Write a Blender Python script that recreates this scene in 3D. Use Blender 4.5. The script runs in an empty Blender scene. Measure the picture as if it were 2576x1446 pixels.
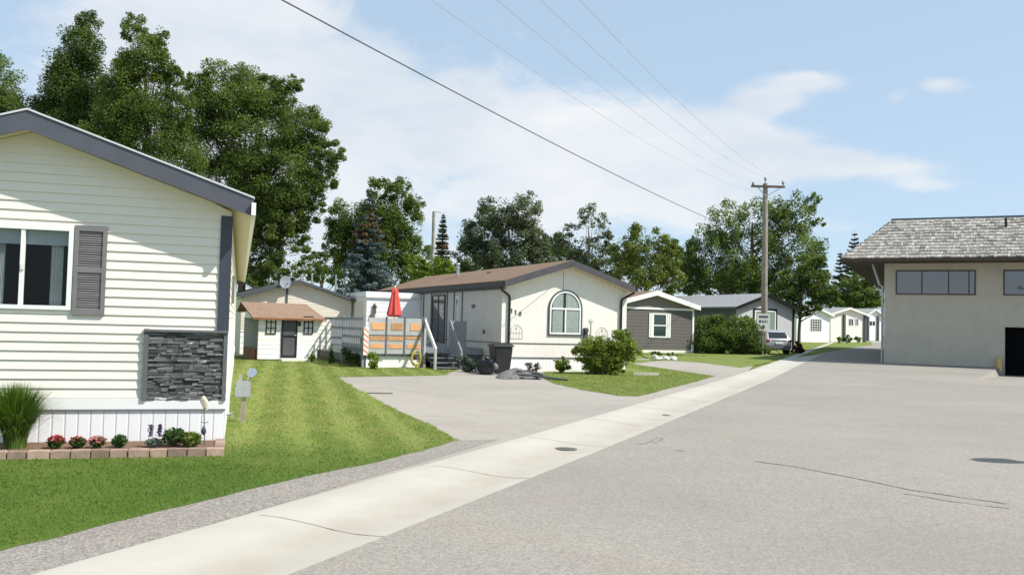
import bpy, bmesh, math, random
import numpy as np
from mathutils import Matrix, Vector
R=math.radians
sc=bpy.context.scene
# ---------------------------------------------------------------- camera
FV=2247.3; PIT=R(2.42); ROL=R(1.45); CH=1.65     # focal length in px of a 2576 px wide picture, pitch, roll, eye height
cp,sp=math.cos(PIT),math.sin(PIT); c_,s_=math.cos(ROL),math.sin(ROL)
CM=np.array([[1,0,0],[0,cp,-sp],[0,sp,cp]])@np.array([[1,0,0],[0,0,-1],[0,1,0]],float)@np.array([[c_,-s_,0],[s_,c_,0],[0,0,1]])
cam=bpy.data.cameras.new('camera'); co=bpy.data.objects.new('camera',cam); sc.collection.objects.link(co)
m4=Matrix([list(map(float,r))+[0] for r in CM]+[[0,0,0,1]]); m4.translation=Vector((0,0,CH)); co.matrix_world=m4
cam.sensor_width=36; cam.lens=36*FV/2576; cam.clip_start=.1; cam.clip_end=3000; sc.camera=co
# ---------------------------------------------------------------- sun and sky
SUN_AZ,SUN_EL=107,49
sun=bpy.data.lights.new('sun','SUN'); so=bpy.data.objects.new('sun',sun); sc.collection.objects.link(so)
sd=Vector((math.sin(R(SUN_AZ))*math.cos(R(SUN_EL)),math.cos(R(SUN_AZ))*math.cos(R(SUN_EL)),math.sin(R(SUN_EL))))
so.rotation_euler=sd.to_track_quat('Z','Y').to_euler(); sun.energy=5.0; sun.angle=R(.55); sun.color=(1,.955,.88)
so.location=(0,0,30)
w=bpy.data.worlds.new('World'); sc.world=w; w.use_nodes=True
nt=w.node_tree; nt.nodes.clear(); NN=nt.nodes.new
def mth(op,a,b=None,c=None,clamp=False,tree=None):
    t=tree or nt; n=t.nodes.new('ShaderNodeMath'); n.operation=op; n.use_clamp=clamp
    for i,v in enumerate((a,b,c)):
        if v is None: continue
        if isinstance(v,(int,float)): n.inputs[i].default_value=v
        else: t.links.new(v,n.inputs[i])
    return n.outputs[0]
sky=NN('ShaderNodeTexSky'); sky.sky_type='NISHITA'; sky.sun_disc=False; sky.sun_elevation=R(SUN_EL); sky.sun_rotation=R(SUN_AZ)
sky.altitude=1000; sky.air_density=1.0; sky.dust_density=1.0; sky.ozone_density=1.3
tc=NN('ShaderNodeTexCoord'); sx=NN('ShaderNodeSeparateXYZ'); nt.links.new(tc.outputs['Generated'],sx.inputs[0])
X,Y,Z=sx.outputs
yy=mth('MAXIMUM',Y,.05); gx=mth('DIVIDE',X,yy); gz=mth('DIVIDE',Z,yy)
cb=NN('ShaderNodeCombineXYZ'); nt.links.new(gx,cb.inputs[0]); nt.links.new(gz,cb.inputs[2])
def noise(vec,scale,detail,rough=.55,dist=0,loc=(0,0,0),sc3=(1,1,1)):
    mp=NN('ShaderNodeMapping'); mp.inputs['Location'].default_value=loc; mp.inputs['Scale'].default_value=sc3; nt.links.new(vec,mp.inputs[0])
    n=NN('ShaderNodeTexNoise'); n.inputs['Scale'].default_value=scale; n.inputs['Detail'].default_value=detail
    n.inputs['Roughness'].default_value=rough; n.inputs['Distortion'].default_value=dist; nt.links.new(mp.outputs[0],n.inputs[0]); return n
nz=noise(tc.outputs['Generated'],9,9,.6,.4,(3,1,2),(1,1,2.0)); nf=noise(tc.outputs['Generated'],3,5,.5,0,(0,5,1),(1,1,2.2))
# cloud banks: centre azimuth-tangent, elevation-tangent and half sizes of each, in sky directions
BL=[(-.33,.33,.13,.16,1.0),(-.24,.24,.13,.12,.85),(-.45,.2,.2,.2,.6),(-.07,.235,.11,.055,.95),(.02,.205,.10,.05,.9),(.15,.205,.12,.05,.95),(.24,.215,.10,.035,.9),(.335,.285,.05,.013,.75),(.29,.262,.045,.015,.75),
    (.30,.19,.13,.022,.85),(.40,.188,.07,.012,.6),(.475,.285,.035,.014,.75),(.43,.268,.02,.01,.4),(.0,.13,.3,.05,.5),(.22,.135,.12,.03,.5),(.46,.17,.06,.012,.4),(-.02,.06,.5,.04,.45)]
acc=None
for (bx,bz,rx,rz,a) in BL:
    dx=mth('MULTIPLY',mth('SUBTRACT',gx,bx),1/rx); dz=mth('MULTIPLY',mth('SUBTRACT',gz,bz),1/rz)
    d=mth('ADD',mth('MULTIPLY',dx,dx),mth('MULTIPLY',dz,dz)); g=mth('MULTIPLY',mth('EXPONENT',mth('MULTIPLY',d,-1.1)),a)
    acc=g if acc is None else mth('ADD',acc,g)
acc=mth('MINIMUM',acc,1.05)
front=mth('MULTIPLY',mth('GREATER_THAN',Y,.05),1.0)
back=mth('MULTIPLY',mth('SUBTRACT',nf.outputs[0],.56),2.0)
acc=mth('ADD',mth('MULTIPLY',acc,front),mth('MULTIPLY',back,mth('SUBTRACT',1.0,front)))
dens=mth('ADD',acc,mth('MULTIPLY',mth('SUBTRACT',nz.outputs[0],.5),1.8))
dens=mth('ADD',dens,mth('MULTIPLY',mth('SUBTRACT',nf.outputs[0],.5),.35))
mr=NN('ShaderNodeMapRange'); mr.interpolation_type='SMOOTHSTEP'; mr.inputs[1].default_value=.22; mr.inputs[2].default_value=.86; mr.inputs[4].default_value=.88; nt.links.new(dens,mr.inputs[0])
nc=noise(tc.outputs['Generated'],5,6,.55,.2,(8,2,4),(1,1,2.5))
cr=NN('ShaderNodeValToRGB'); cr.color_ramp.elements[0].position=.3; cr.color_ramp.elements[1].position=.7
CLB=(9.8,10.7,11.9,1); CLW=(13.4,13.5,13.6,1)
cr.color_ramp.elements[0].color=tuple(v/12 for v in CLB[:3])+(1,); cr.color_ramp.elements[1].color=tuple(v/12 for v in CLW[:3])+(1,)
nt.links.new(nc.outputs[0],cr.inputs[0])
vs=NN('ShaderNodeVectorMath'); vs.operation='SCALE'; vs.inputs['Scale'].default_value=12*.62; nt.links.new(cr.outputs[0],vs.inputs[0])
hs=NN('ShaderNodeMix'); hs.data_type='RGBA'; hs.blend_type='MIX'; hs.inputs[0].default_value=.55; hs.inputs[7].default_value=(6.2,8.0,9.7,1)
nt.links.new(sky.outputs[0],hs.inputs[6])
mx=NN('ShaderNodeMix'); mx.data_type='RGBA'; nt.links.new(mr.outputs[0],mx.inputs[0]); nt.links.new(hs.outputs[2],mx.inputs[6]); nt.links.new(vs.outputs[0],mx.inputs[7])
bg=NN('ShaderNodeBackground'); bg.inputs[1].default_value=.092; nt.links.new(mx.outputs[2],bg.inputs[0])
wo=NN('ShaderNodeOutputWorld'); nt.links.new(bg.outputs[0],wo.inputs[0])
vw=sc.view_settings; vw.view_transform='Standard'; vw.look='None'; vw.gamma=1; vw.exposure=.34; vw.use_curve_mapping=False
sc.cycles.max_bounces=6; sc.cycles.transparent_max_bounces=8
# ---------------------------------------------------------------- measuring helpers
def ray(x,y): return CM@np.array([(x-1288)/FV,-(y-723)/FV,-1.0])
CC=np.array([0,0,CH])
def tz(x,y): return .0095*min(max(y-32,0),108)
def G(x,y):            # ground point seen at a picture point
    v=ray(x,y); lo=0
    for t in np.arange(2,500,.1):
        p=v*t+CC
        if p[2]<=tz(p[0],p[1]):
            for s in np.arange(t-.1,t+.005,.005):
                q=v*s+CC
                if q[2]<=tz(q[0],q[1]): return q
            return p
    return v*500+CC
def at(x,y,D): v=ray(x,y); return v*(D/v[1])+CC
class Fr:              # a local frame: origin on the ground, x to the right along the front, y into depth
    def __init__(s,o,az):
        a=R(az); s.o=np.array(o,float); s.az=az; s.x=np.array([math.cos(a),-math.sin(a),0]); s.y=np.array([math.sin(a),math.cos(a),0])
    def on(s,x,y,off=0):
        v=ray(x,y); t=np.dot(s.y,s.o+s.y*off-CC)/np.dot(s.y,v); p=v*t+CC-s.o; return (float(p@s.x),float(p@s.y),float(p[2]))
    def side(s,x,y,off=0):
        v=ray(x,y); t=np.dot(s.x,s.o+s.x*off-CC)/np.dot(s.x,v); p=v*t+CC-s.o; return (float(p@s.x),float(p@s.y),float(p[2]))
    def w(s,x,y,z=0): return s.o+s.x*x+s.y*y+np.array([0,0,z])
    def loc(s,p): q=np.array(p[:3])-s.o; return (float(q@s.x),float(q@s.y),float(q[2]))
# ---------------------------------------------------------------- mesh helpers
def link(o,parent=None):
    sc.collection.objects.link(o)
    if parent is not None: o.parent=parent
    return o
class MB:
    def __init__(s): s.v=[];s.f=[];s.t=[];s.T=None;s.tint=.5
    def add(s,vs,fs):
        n=len(s.v)
        for p in vs:
            p=Vector(p)
            if s.T is not None: p=s.T@p
            s.v.append(p[:]); s.t.append(s.tint)
        for f in fs: s.f.append([i+n for i in f])
        return s
    def box(s,x0,x1,y0,y1,z0,z1):
        return s.add([(x0,y0,z0),(x1,y0,z0),(x1,y1,z0),(x0,y1,z0),(x0,y0,z1),(x1,y0,z1),(x1,y1,z1),(x0,y1,z1)],
            [(0,3,2,1),(4,5,6,7),(0,1,5,4),(1,2,6,5),(2,3,7,6),(3,0,4,7)])
    def prism(s,poly,y0,y1):       # polygon in x,z pushed along y
        n=len(poly); return s.add([(p[0],y0,p[1]) for p in poly]+[(p[0],y1,p[1]) for p in poly],
            [tuple(range(n)),tuple(range(2*n-1,n-1,-1))]+[(i,i+n,(i+1)%n+n,(i+1)%n) for i in range(n)])
    def ring(s,outer,inner,y0,y1): # band between two outlines of equal point count
        n=len(outer); V=[(p[0],y,p[1]) for y in (y0,y1) for L in (outer,inner) for p in L]; F=[]
        for i in range(n):
            j=(i+1)%n
            F+=[(i,j,n+j,n+i),(2*n+i,3*n+i,3*n+j,2*n+j),(i,2*n+i,2*n+j,j),(n+i,n+j,3*n+j,3*n+i)]
        return s.add(V,F)
    def cyl(s,p0,p1,r0,r1=None,n=10):
        r1=r0 if r1 is None else r1; p0=Vector(p0);p1=Vector(p1); d=(p1-p0).normalized()
        a=d.orthogonal().normalized(); b=d.cross(a); V=[]
        for p,r in ((p0,r0),(p1,r1)):
            for i in range(n):
                t=2*math.pi*i/n; V.append(p+a*math.cos(t)*r+b*math.sin(t)*r)
        return s.add(V,[(i,(i+1)%n,(i+1)%n+n,i+n) for i in range(n)]+[tuple(range(n-1,-1,-1)),tuple(range(n,2*n))])
    def tube(s,pts,r,n=6,r1=None):
        pts=[Vector(p) for p in pts]; k=len(pts); V=[]; up=None
        for i,p in enumerate(pts):
            d=(pts[min(i+1,k-1)]-pts[max(i-1,0)]).normalized()
            if up is None: up=d.orthogonal().normalized()
            a=(up-d*up.dot(d)).normalized(); up=a; b=d.cross(a); rr=r if r1 is None else r+(r1-r)*i/(k-1)
            for j in range(n):
                t=2*math.pi*j/n; V.append(p+a*math.cos(t)*rr+b*math.sin(t)*rr)
        F=[(i*n+j,i*n+(j+1)%n,(i+1)*n+(j+1)%n,(i+1)*n+j) for i in range(k-1) for j in range(n)]
        F+=[tuple(range(n-1,-1,-1)),tuple(range((k-1)*n,k*n))]
        return s.add(V,F)
    def lathe(s,prof,c=(0,0,0),n=20,ph=0,wob=None):
        V=[];k=len(prof)
        for r,z in prof:
            for j in range(n):
                t=2*math.pi*j/n+ph; q=r*(1+(wob(j,z) if wob else 0)); V.append((c[0]+q*math.cos(t),c[1]+q*math.sin(t),c[2]+z))
        return s.add(V,[(i*n+j,i*n+(j+1)%n,(i+1)*n+(j+1)%n,(i+1)*n+j) for i in range(k-1) for j in range(n)]+[tuple(range(n-1,-1,-1)),tuple(range((k-1)*n,k*n))])
    def ball(s,c,rad,seed=0,wob=.12,n=14,m=9):
        rg=random.Random(seed); rx,ry,rz=rad if hasattr(rad,'__len__') else (rad,)*3
        ks=[(rg.uniform(-4,4),rg.uniform(-4,4),rg.uniform(-4,4),rg.uniform(0,6)) for _ in range(5)]; V=[]
        for i in range(m+1):
            ph=math.pi*i/m
            for j in range(n):
                t=2*math.pi*j/n; d=(math.sin(ph)*math.cos(t),math.sin(ph)*math.sin(t),math.cos(ph))
                q=1+wob*sum(math.sin(a*d[0]+b*d[1]+e*d[2]+f) for a,b,e,f in ks)/2.2
                V.append((c[0]+rx*d[0]*q,c[1]+ry*d[1]*q,c[2]+rz*d[2]*q))
        return s.add(V,[(i*n+j,(i+1)*n+j,(i+1)*n+(j+1)%n,i*n+(j+1)%n) for i in range(m) for j in range(n)])
    def bar(s,p0,p1,wd,th):        # flat board between two points, width wd across, thickness th
        p0=Vector(p0);p1=Vector(p1); d=(p1-p0).normalized(); u=Vector((0,0,1)) if abs(d.z)<.95 else Vector((0,1,0))
        a=d.cross(u).normalized(); b=a.cross(d).normalized(); V=[p+a*i*th/2+b*j*wd/2 for p in (p0,p1) for i,j in ((-1,-1),(1,-1),(1,1),(-1,1))]
        return s.add(V,[(3,2,1,0),(4,5,6,7),(0,1,5,4),(1,2,6,5),(2,3,7,6),(3,0,4,7)])
    def build(s,name,mat,parent=None,smooth=False,loc=None,bev=0):
        me=bpy.data.meshes.new(name); me.from_pydata(s.v,[],s.f); me.materials.append(mat)
        a=me.attributes.new('tint','FLOAT','POINT'); a.data.foreach_set('value',s.t)
        bm=bmesh.new(); bm.from_mesh(me); bmesh.ops.recalc_face_normals(bm,faces=bm.faces)
        if bev: bmesh.ops.bevel(bm,geom=list(bm.edges),offset=bev,segments=2,affect='EDGES',clamp_overlap=True)
        bm.to_mesh(me); bm.free()
        if smooth:
            me.polygons.foreach_set('use_smooth',[True]*len(me.polygons))
            try: me.set_sharp_from_angle(angle=R(40))
            except Exception: pass
        o=bpy.data.objects.new(name,me); link(o,parent)
        if loc is not None: o.location=loc
        return o
def tag(o,label=None,cat=None,group=None,kind=None):
    if label: o['label']=label
    if cat: o['category']=cat
    if group: o['group']=group
    if kind: o['kind']=kind
    return o
def empty(name,loc,az=0,label=None,cat=None,group=None):
    o=bpy.data.objects.new(name,None); link(o); o.location=Vector([float(c) for c in loc]); o.rotation_euler=(0,0,-R(az)); o.empty_display_size=.2
    return tag(o,label,cat,group)
# ---------------------------------------------------------------- materials
def newmat(name):
    m=bpy.data.materials.new(name); m.use_nodes=True; t=m.node_tree; b=t.nodes['Principled BSDF']; return m,t,b
def nod(t,k,**kw):
    n=t.nodes.new(k)
    for a,v in kw.items(): setattr(n,a,v)
    return n
def nz_(t,vec,scale,detail=3,rough=.5):
    n=t.nodes.new('ShaderNodeTexNoise'); n.inputs['Scale'].default_value=scale; n.inputs['Detail'].default_value=detail; n.inputs['Roughness'].default_value=rough
    if vec is not None: t.links.new(vec,n.inputs[0])
    return n.outputs[0]
def mixc(t,fac,a,b,bt='MIX'):
    n=t.nodes.new('ShaderNodeMix'); n.data_type='RGBA'; n.blend_type=bt
    for i,v in ((0,fac),(6,a),(7,b)):
        if isinstance(v,(int,float)): n.inputs[i].default_value=v
        elif isinstance(v,tuple): n.inputs[i].default_value=v if len(v)==4 else v+(1,)
        else: t.links.new(v,n.inputs[i])
    return n.outputs[2]
def rng_(t,v,a,b,c=0,d=1,smooth=False):
    n=t.nodes.new('ShaderNodeMapRange'); t.links.new(v,n.inputs[0]); n.inputs[1].default_value=a; n.inputs[2].default_value=b; n.inputs[3].default_value=c; n.inputs[4].default_value=d
    if smooth: n.interpolation_type='SMOOTHSTEP'
    return n.outputs[0]
def bump(t,b,h,strength,dist=.01):
    n=t.nodes.new('ShaderNodeBump'); n.inputs['Strength'].default_value=strength; n.inputs['Distance'].default_value=dist; t.links.new(h,n.inputs['Height']); t.links.new(n.outputs[0],b.inputs['Normal'])
def mul(c,k): return tuple(min(1,v*k) for v in c)
def M(name,col,rough=.7,var=.12,scale=2.5,bmp=0,bscale=60,metal=0,spec=.4,tint=0,dirt=0):
    m,t,b=newmat(name); tcn=nod(t,'ShaderNodeTexCoord'); O=tcn.outputs['Object']
    c=mixc(t,rng_(t,nz_(t,O,scale,5,.6),.3,.7),mul(col,1-var),mul(col,1+var))
    if tint:
        at_=nod(t,'ShaderNodeAttribute',attribute_name='tint')
        c=mixc(t,1.0,c,mixc(t,at_.outputs['Fac'],(1-tint,)*3,(1+tint,)*3),'MULTIPLY')
    if dirt:
        c=mixc(t,rng_(t,nz_(t,O,scale*3,6,.7),.5,.8,0,dirt),c,mul((.25,.22,.17),1))
    t.links.new(c,b.inputs['Base Color']); b.inputs['Roughness'].default_value=rough; b.inputs['Metallic'].default_value=metal; b.inputs['Specular IOR Level'].default_value=spec
    if bmp: bump(t,b,nz_(t,O,bscale,4),bmp)
    return m
def leafmat(name,dark,light,scale=.5,trans=.35,pos=True):
    m,t,b=newmat(name); g=nod(t,'ShaderNodeNewGeometry'); at_=nod(t,'ShaderNodeAttribute',attribute_name='tint')
    f=mth('ADD',at_.outputs['Fac'],mth('MULTIPLY',mth('SUBTRACT',nz_(t,g.outputs['Position'],scale,2),.5,tree=t),.7,tree=t),tree=t,clamp=True)
    c=mixc(t,f,dark,light); t.links.new(c,b.inputs['Base Color']); b.inputs['Roughness'].default_value=.55; b.inputs['Specular IOR Level'].default_value=.35
    tr=nod(t,'ShaderNodeBsdfTranslucent'); cc=mixc(t,1.0,c,(1.0,1.15,.55),'MULTIPLY'); t.links.new(cc,tr.inputs[0])
    ms=nod(t,'ShaderNodeMixShader'); ms.inputs[0].default_value=trans; t.links.new(b.outputs[0],ms.inputs[1]); t.links.new(tr.outputs[0],ms.inputs[2])
    t.links.new(ms.outputs[0],t.nodes['Material Output'].inputs[0]); return m
def asphalt(name,dark,light,warm,spk=1.0):
    m,t,b=newmat(name); P=nod(t,'ShaderNodeNewGeometry').outputs['Position']
    big=rng_(t,nz_(t,P,.22,4,.55),.3,.7); c=mixc(t,big,dark,light)
    c=mixc(t,rng_(t,nz_(t,P,.9,3,.6),.45,.75,0,.45),c,warm)
    v=nod(t,'ShaderNodeTexVoronoi'); v.inputs['Scale'].default_value=60; t.links.new(P,v.inputs[0])
    sepc=nod(t,'ShaderNodeSeparateColor'); t.links.new(v.outputs['Color'],sepc.inputs[0])
    k=rng_(t,sepc.outputs[0],0,1,1-.22*spk,1+.22*spk); kk=rng_(t,nz_(t,P,95,2,.7),.25,.75,1-.26*spk,1+.26*spk)
    cmb=nod(t,'ShaderNodeCombineColor')
    q=mth('MULTIPLY',k,kk,tree=t)
    for i in range(3): t.links.new(q,cmb.inputs[i])
    c=mixc(t,1.0,c,cmb.outputs[0],'MULTIPLY'); c=mixc(t,rng_(t,nz_(t,P,.45,6,.7),.50,.62,0,.20),c,(.17,.16,.145)); c=mixc(t,rng_(t,nz_(t,P,.16,3,.5),.50,.56,0,.16),c,(.19,.18,.165)); c=mixc(t,rng_(t,nz_(t,P,3.1,5,.75),.62,.72,0,.30),c,(.14,.13,.12)); t.links.new(c,b.inputs['Base Color']); b.inputs['Roughness'].default_value=.9; b.inputs['Specular IOR Level'].default_value=.25
    bump(t,b,nz_(t,P,70,3,.7),.35,.01); return m
A_ROAD=asphalt('road_asphalt',(.250,.230,.202),(.300,.274,.238),(.312,.268,.225))
A_DRIVE=asphalt('drive_asphalt',(.31,.285,.25),(.355,.325,.282),(.345,.305,.26),.6)
def concrete():
    m,t,b=newmat('gutter_concrete'); P=nod(t,'ShaderNodeNewGeometry').outputs['Position']
    c=mixc(t,rng_(t,nz_(t,P,.5,5,.6),.3,.7),(.40,.378,.325),(.475,.45,.395))
    zs_=nod(t,'ShaderNodeSeparateXYZ'); t.links.new(P,zs_.inputs[0]); c=mixc(t,mth('MULTIPLY',rng_(t,zs_.outputs[2],-.002,-.03,0,.75),rng_(t,nz_(t,P,1.1,5,.65),.3,.65,.25,1),tree=t),c,(.36,.31,.25)); c=mixc(t,rng_(t,nz_(t,P,2.2,6,.65),.5,.8,0,.4),c,(.37,.32,.255)); c=mixc(t,rng_(t,nz_(t,P,60,3,.6),.3,.7,0,.16),c,(.3,.28,.24))
    t.links.new(c,b.inputs['Base Color']); b.inputs['Roughness'].default_value=.85; bump(t,b,nz_(t,P,45,4),.2,.006); return m
A_CONC=concrete()
def grassmat(name,blade=False):
    m,t,b=newmat(name); P=nod(t,'ShaderNodeNewGeometry').outputs['Position']
    mp=nod(t,'ShaderNodeMapping'); mp.inputs['Rotation'].default_value=(0,0,R(-14)); t.links.new(P,mp.inputs[0])
    s=nod(t,'ShaderNodeSeparateXYZ'); t.links.new(mp.outputs[0],s.inputs[0])
    wob=mth('MULTIPLY',mth('SUBTRACT',nz_(t,P,.6,2),.5,tree=t),.5,tree=t)
    st=mth('SINE',mth('MULTIPLY',mth('ADD',s.outputs[0],wob,tree=t),8.2,tree=t),tree=t)
    ys=nod(t,'ShaderNodeSeparateXYZ'); t.links.new(P,ys.inputs[0])
    amp=rng_(t,ys.outputs[1],10.2,13,0,1); st=mth('SUBTRACT',mth('MULTIPLY',mth('ADD',st,.6,tree=t),mth('MULTIPLY',amp,rng_(t,ys.outputs[0],.8,.3,0,1),tree=t),tree=t),.6,tree=t)
    base=mixc(t,rng_(t,nz_(t,P,.55,4,.6),.32,.68),(.062,.125,.014),(.115,.175,.026))
    base=mixc(t,mth('MULTIPLY',rng_(t,ys.outputs[1],9.8,13,0,.55),1.0,tree=t),base,(.20,.245,.055))
    base=mixc(t,rng_(t,st,-.6,.8,0,.62,True),base,(.27,.32,.09))
    dry=mth('MULTIPLY',rng_(t,nz_(t,P,1.3,5,.65),.42,.72),rng_(t,ys.outputs[1],9.5,14,.10,.75),tree=t)
    base=mixc(t,dry,base,(.26,.25,.085))
    if blade:
        a=nod(t,'ShaderNodeAttribute',attribute_name='tint'); base=mixc(t,1.0,base,mixc(t,a.outputs['Fac'],(1.0,1.0,.95),(1.3,1.28,1.2)),'MULTIPLY')
    else: base=mixc(t,rng_(t,nz_(t,P,25,4,.7),.3,.75,0,.3),base,(.055,.08,.02))
    t.links.new(base,b.inputs['Base Color']); b.inputs['Roughness'].default_value=.7 if blade else .95; b.inputs['Specular IOR Level'].default_value=.2
    if blade:
        tr=nod(t,'ShaderNodeBsdfTranslucent'); t.links.new(base,tr.inputs[0]); ms=nod(t,'ShaderNodeMixShader'); ms.inputs[0].default_value=.3
        t.links.new(b.outputs[0],ms.inputs[1]); t.links.new(tr.outputs[0],ms.inputs[2]); t.links.new(ms.outputs[0],t.nodes['Material Output'].inputs[0])
    else: bump(t,b,nz_(t,P,30,4,.7),.8,.03)
    return m
A_GRASS=grassmat('lawn_turf'); A_BLADE=grassmat('grass_blade',True)
def grooved(name,col,pitch,axis=0,depth=.5,var=.06,streak=(.5,.45,.36),sf=.25):
    m,t,b=newmat(name); O=nod(t,'ShaderNodeTexCoord').outputs['Object']; s=nod(t,'ShaderNodeSeparateXYZ'); t.links.new(O,s.inputs[0])
    co_=mth('ADD',s.outputs[0],s.outputs[1],tree=t) if axis==9 else s.outputs[axis]
    fr=mth('FRACT',mth('MULTIPLY',co_,1/pitch,tree=t),tree=t); g=mth('ABSOLUTE',mth('SUBTRACT',fr,.5,tree=t),tree=t); ln=rng_(t,g,.40,.47,0,1)
    mp=nod(t,'ShaderNodeMapping'); mp.inputs['Scale'].default_value=(6,6,.7); t.links.new(O,mp.inputs[0])
    c=mixc(t,rng_(t,nz_(t,O,1.5,4),.3,.7),mul(col,1-var),mul(col,1+var)); c=mixc(t,rng_(t,nz_(t,mp.outputs[0],1,5,.65),.5,.8,0,sf),c,streak)
    c=mixc(t,mth('MULTIPLY',ln,.3,tree=t),c,mul(col,.45)); t.links.new(c,b.inputs['Base Color']); b.inputs['Roughness'].default_value=.6
    bump(t,b,mth('SUBTRACT',1,ln,tree=t),depth,.01); return m
def shingle(name,a,b_,c3,sx=.3,sy=.14):
    m,t,b=newmat(name); O=nod(t,'ShaderNodeTexCoord').outputs['Object']; mp=nod(t,'ShaderNodeMapping'); mp.inputs['Rotation'].default_value=(0,0,R(90)); t.links.new(O,mp.inputs[0])
    br=nod(t,'ShaderNodeTexBrick'); br.inputs['Scale'].default_value=1; br.inputs['Brick Width'].default_value=sx; br.inputs['Row Height'].default_value=sy
    br.inputs['Mortar Size'].default_value=.006; br.inputs['Mortar Smooth'].default_value=.6; br.inputs['Color1'].default_value=a+(1,); br.inputs['Color2'].default_value=b_+(1,); br.inputs['Mortar'].default_value=mul(a,.45)+(1,)
    t.links.new(mp.outputs[0],br.inputs[0]); c=mixc(t,rng_(t,nz_(t,O,1.2,6,.65),.35,.7,0,.7),br.outputs[0],c3); c=mixc(t,rng_(t,nz_(t,O,70,2),.3,.7,0,.35),c,mul(a,.5))
    t.links.new(c,b.inputs['Base Color']); b.inputs['Roughness'].default_value=.95; b.inputs['Specular IOR Level'].default_value=.15; bump(t,b,br.outputs[1],-.4,.01); return m
def glassmat(name,tintc=(.75,.85,.85),fac=.18):
    m,t,b=newmat(name); tr=nod(t,'ShaderNodeBsdfTransparent'); tr.inputs[0].default_value=tintc+(1,); g=nod(t,'ShaderNodeBsdfGlossy'); g.inputs['Roughness'].default_value=.03
    gm=nod(t,'ShaderNodeNewGeometry'); dp=nod(t,'ShaderNodeVectorMath',operation='DOT_PRODUCT'); t.links.new(gm.outputs['Incoming'],dp.inputs[0]); t.links.new(gm.outputs['Normal'],dp.inputs[1])
    f=mth('POWER',mth('SUBTRACT',1.0,mth('ABSOLUTE',dp.outputs['Value'],tree=t),tree=t),4.0,tree=t); f=mth('ADD',mth('MULTIPLY',f,.9,tree=t),.045+fac,tree=t,clamp=True)
    ms=nod(t,'ShaderNodeMixShader'); t.links.new(f,ms.inputs[0]); t.links.new(tr.outputs[0],ms.inputs[1]); t.links.new(g.outputs[0],ms.inputs[2]); t.links.new(ms.outputs[0],t.nodes['Material Output'].inputs[0]); return m
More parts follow.
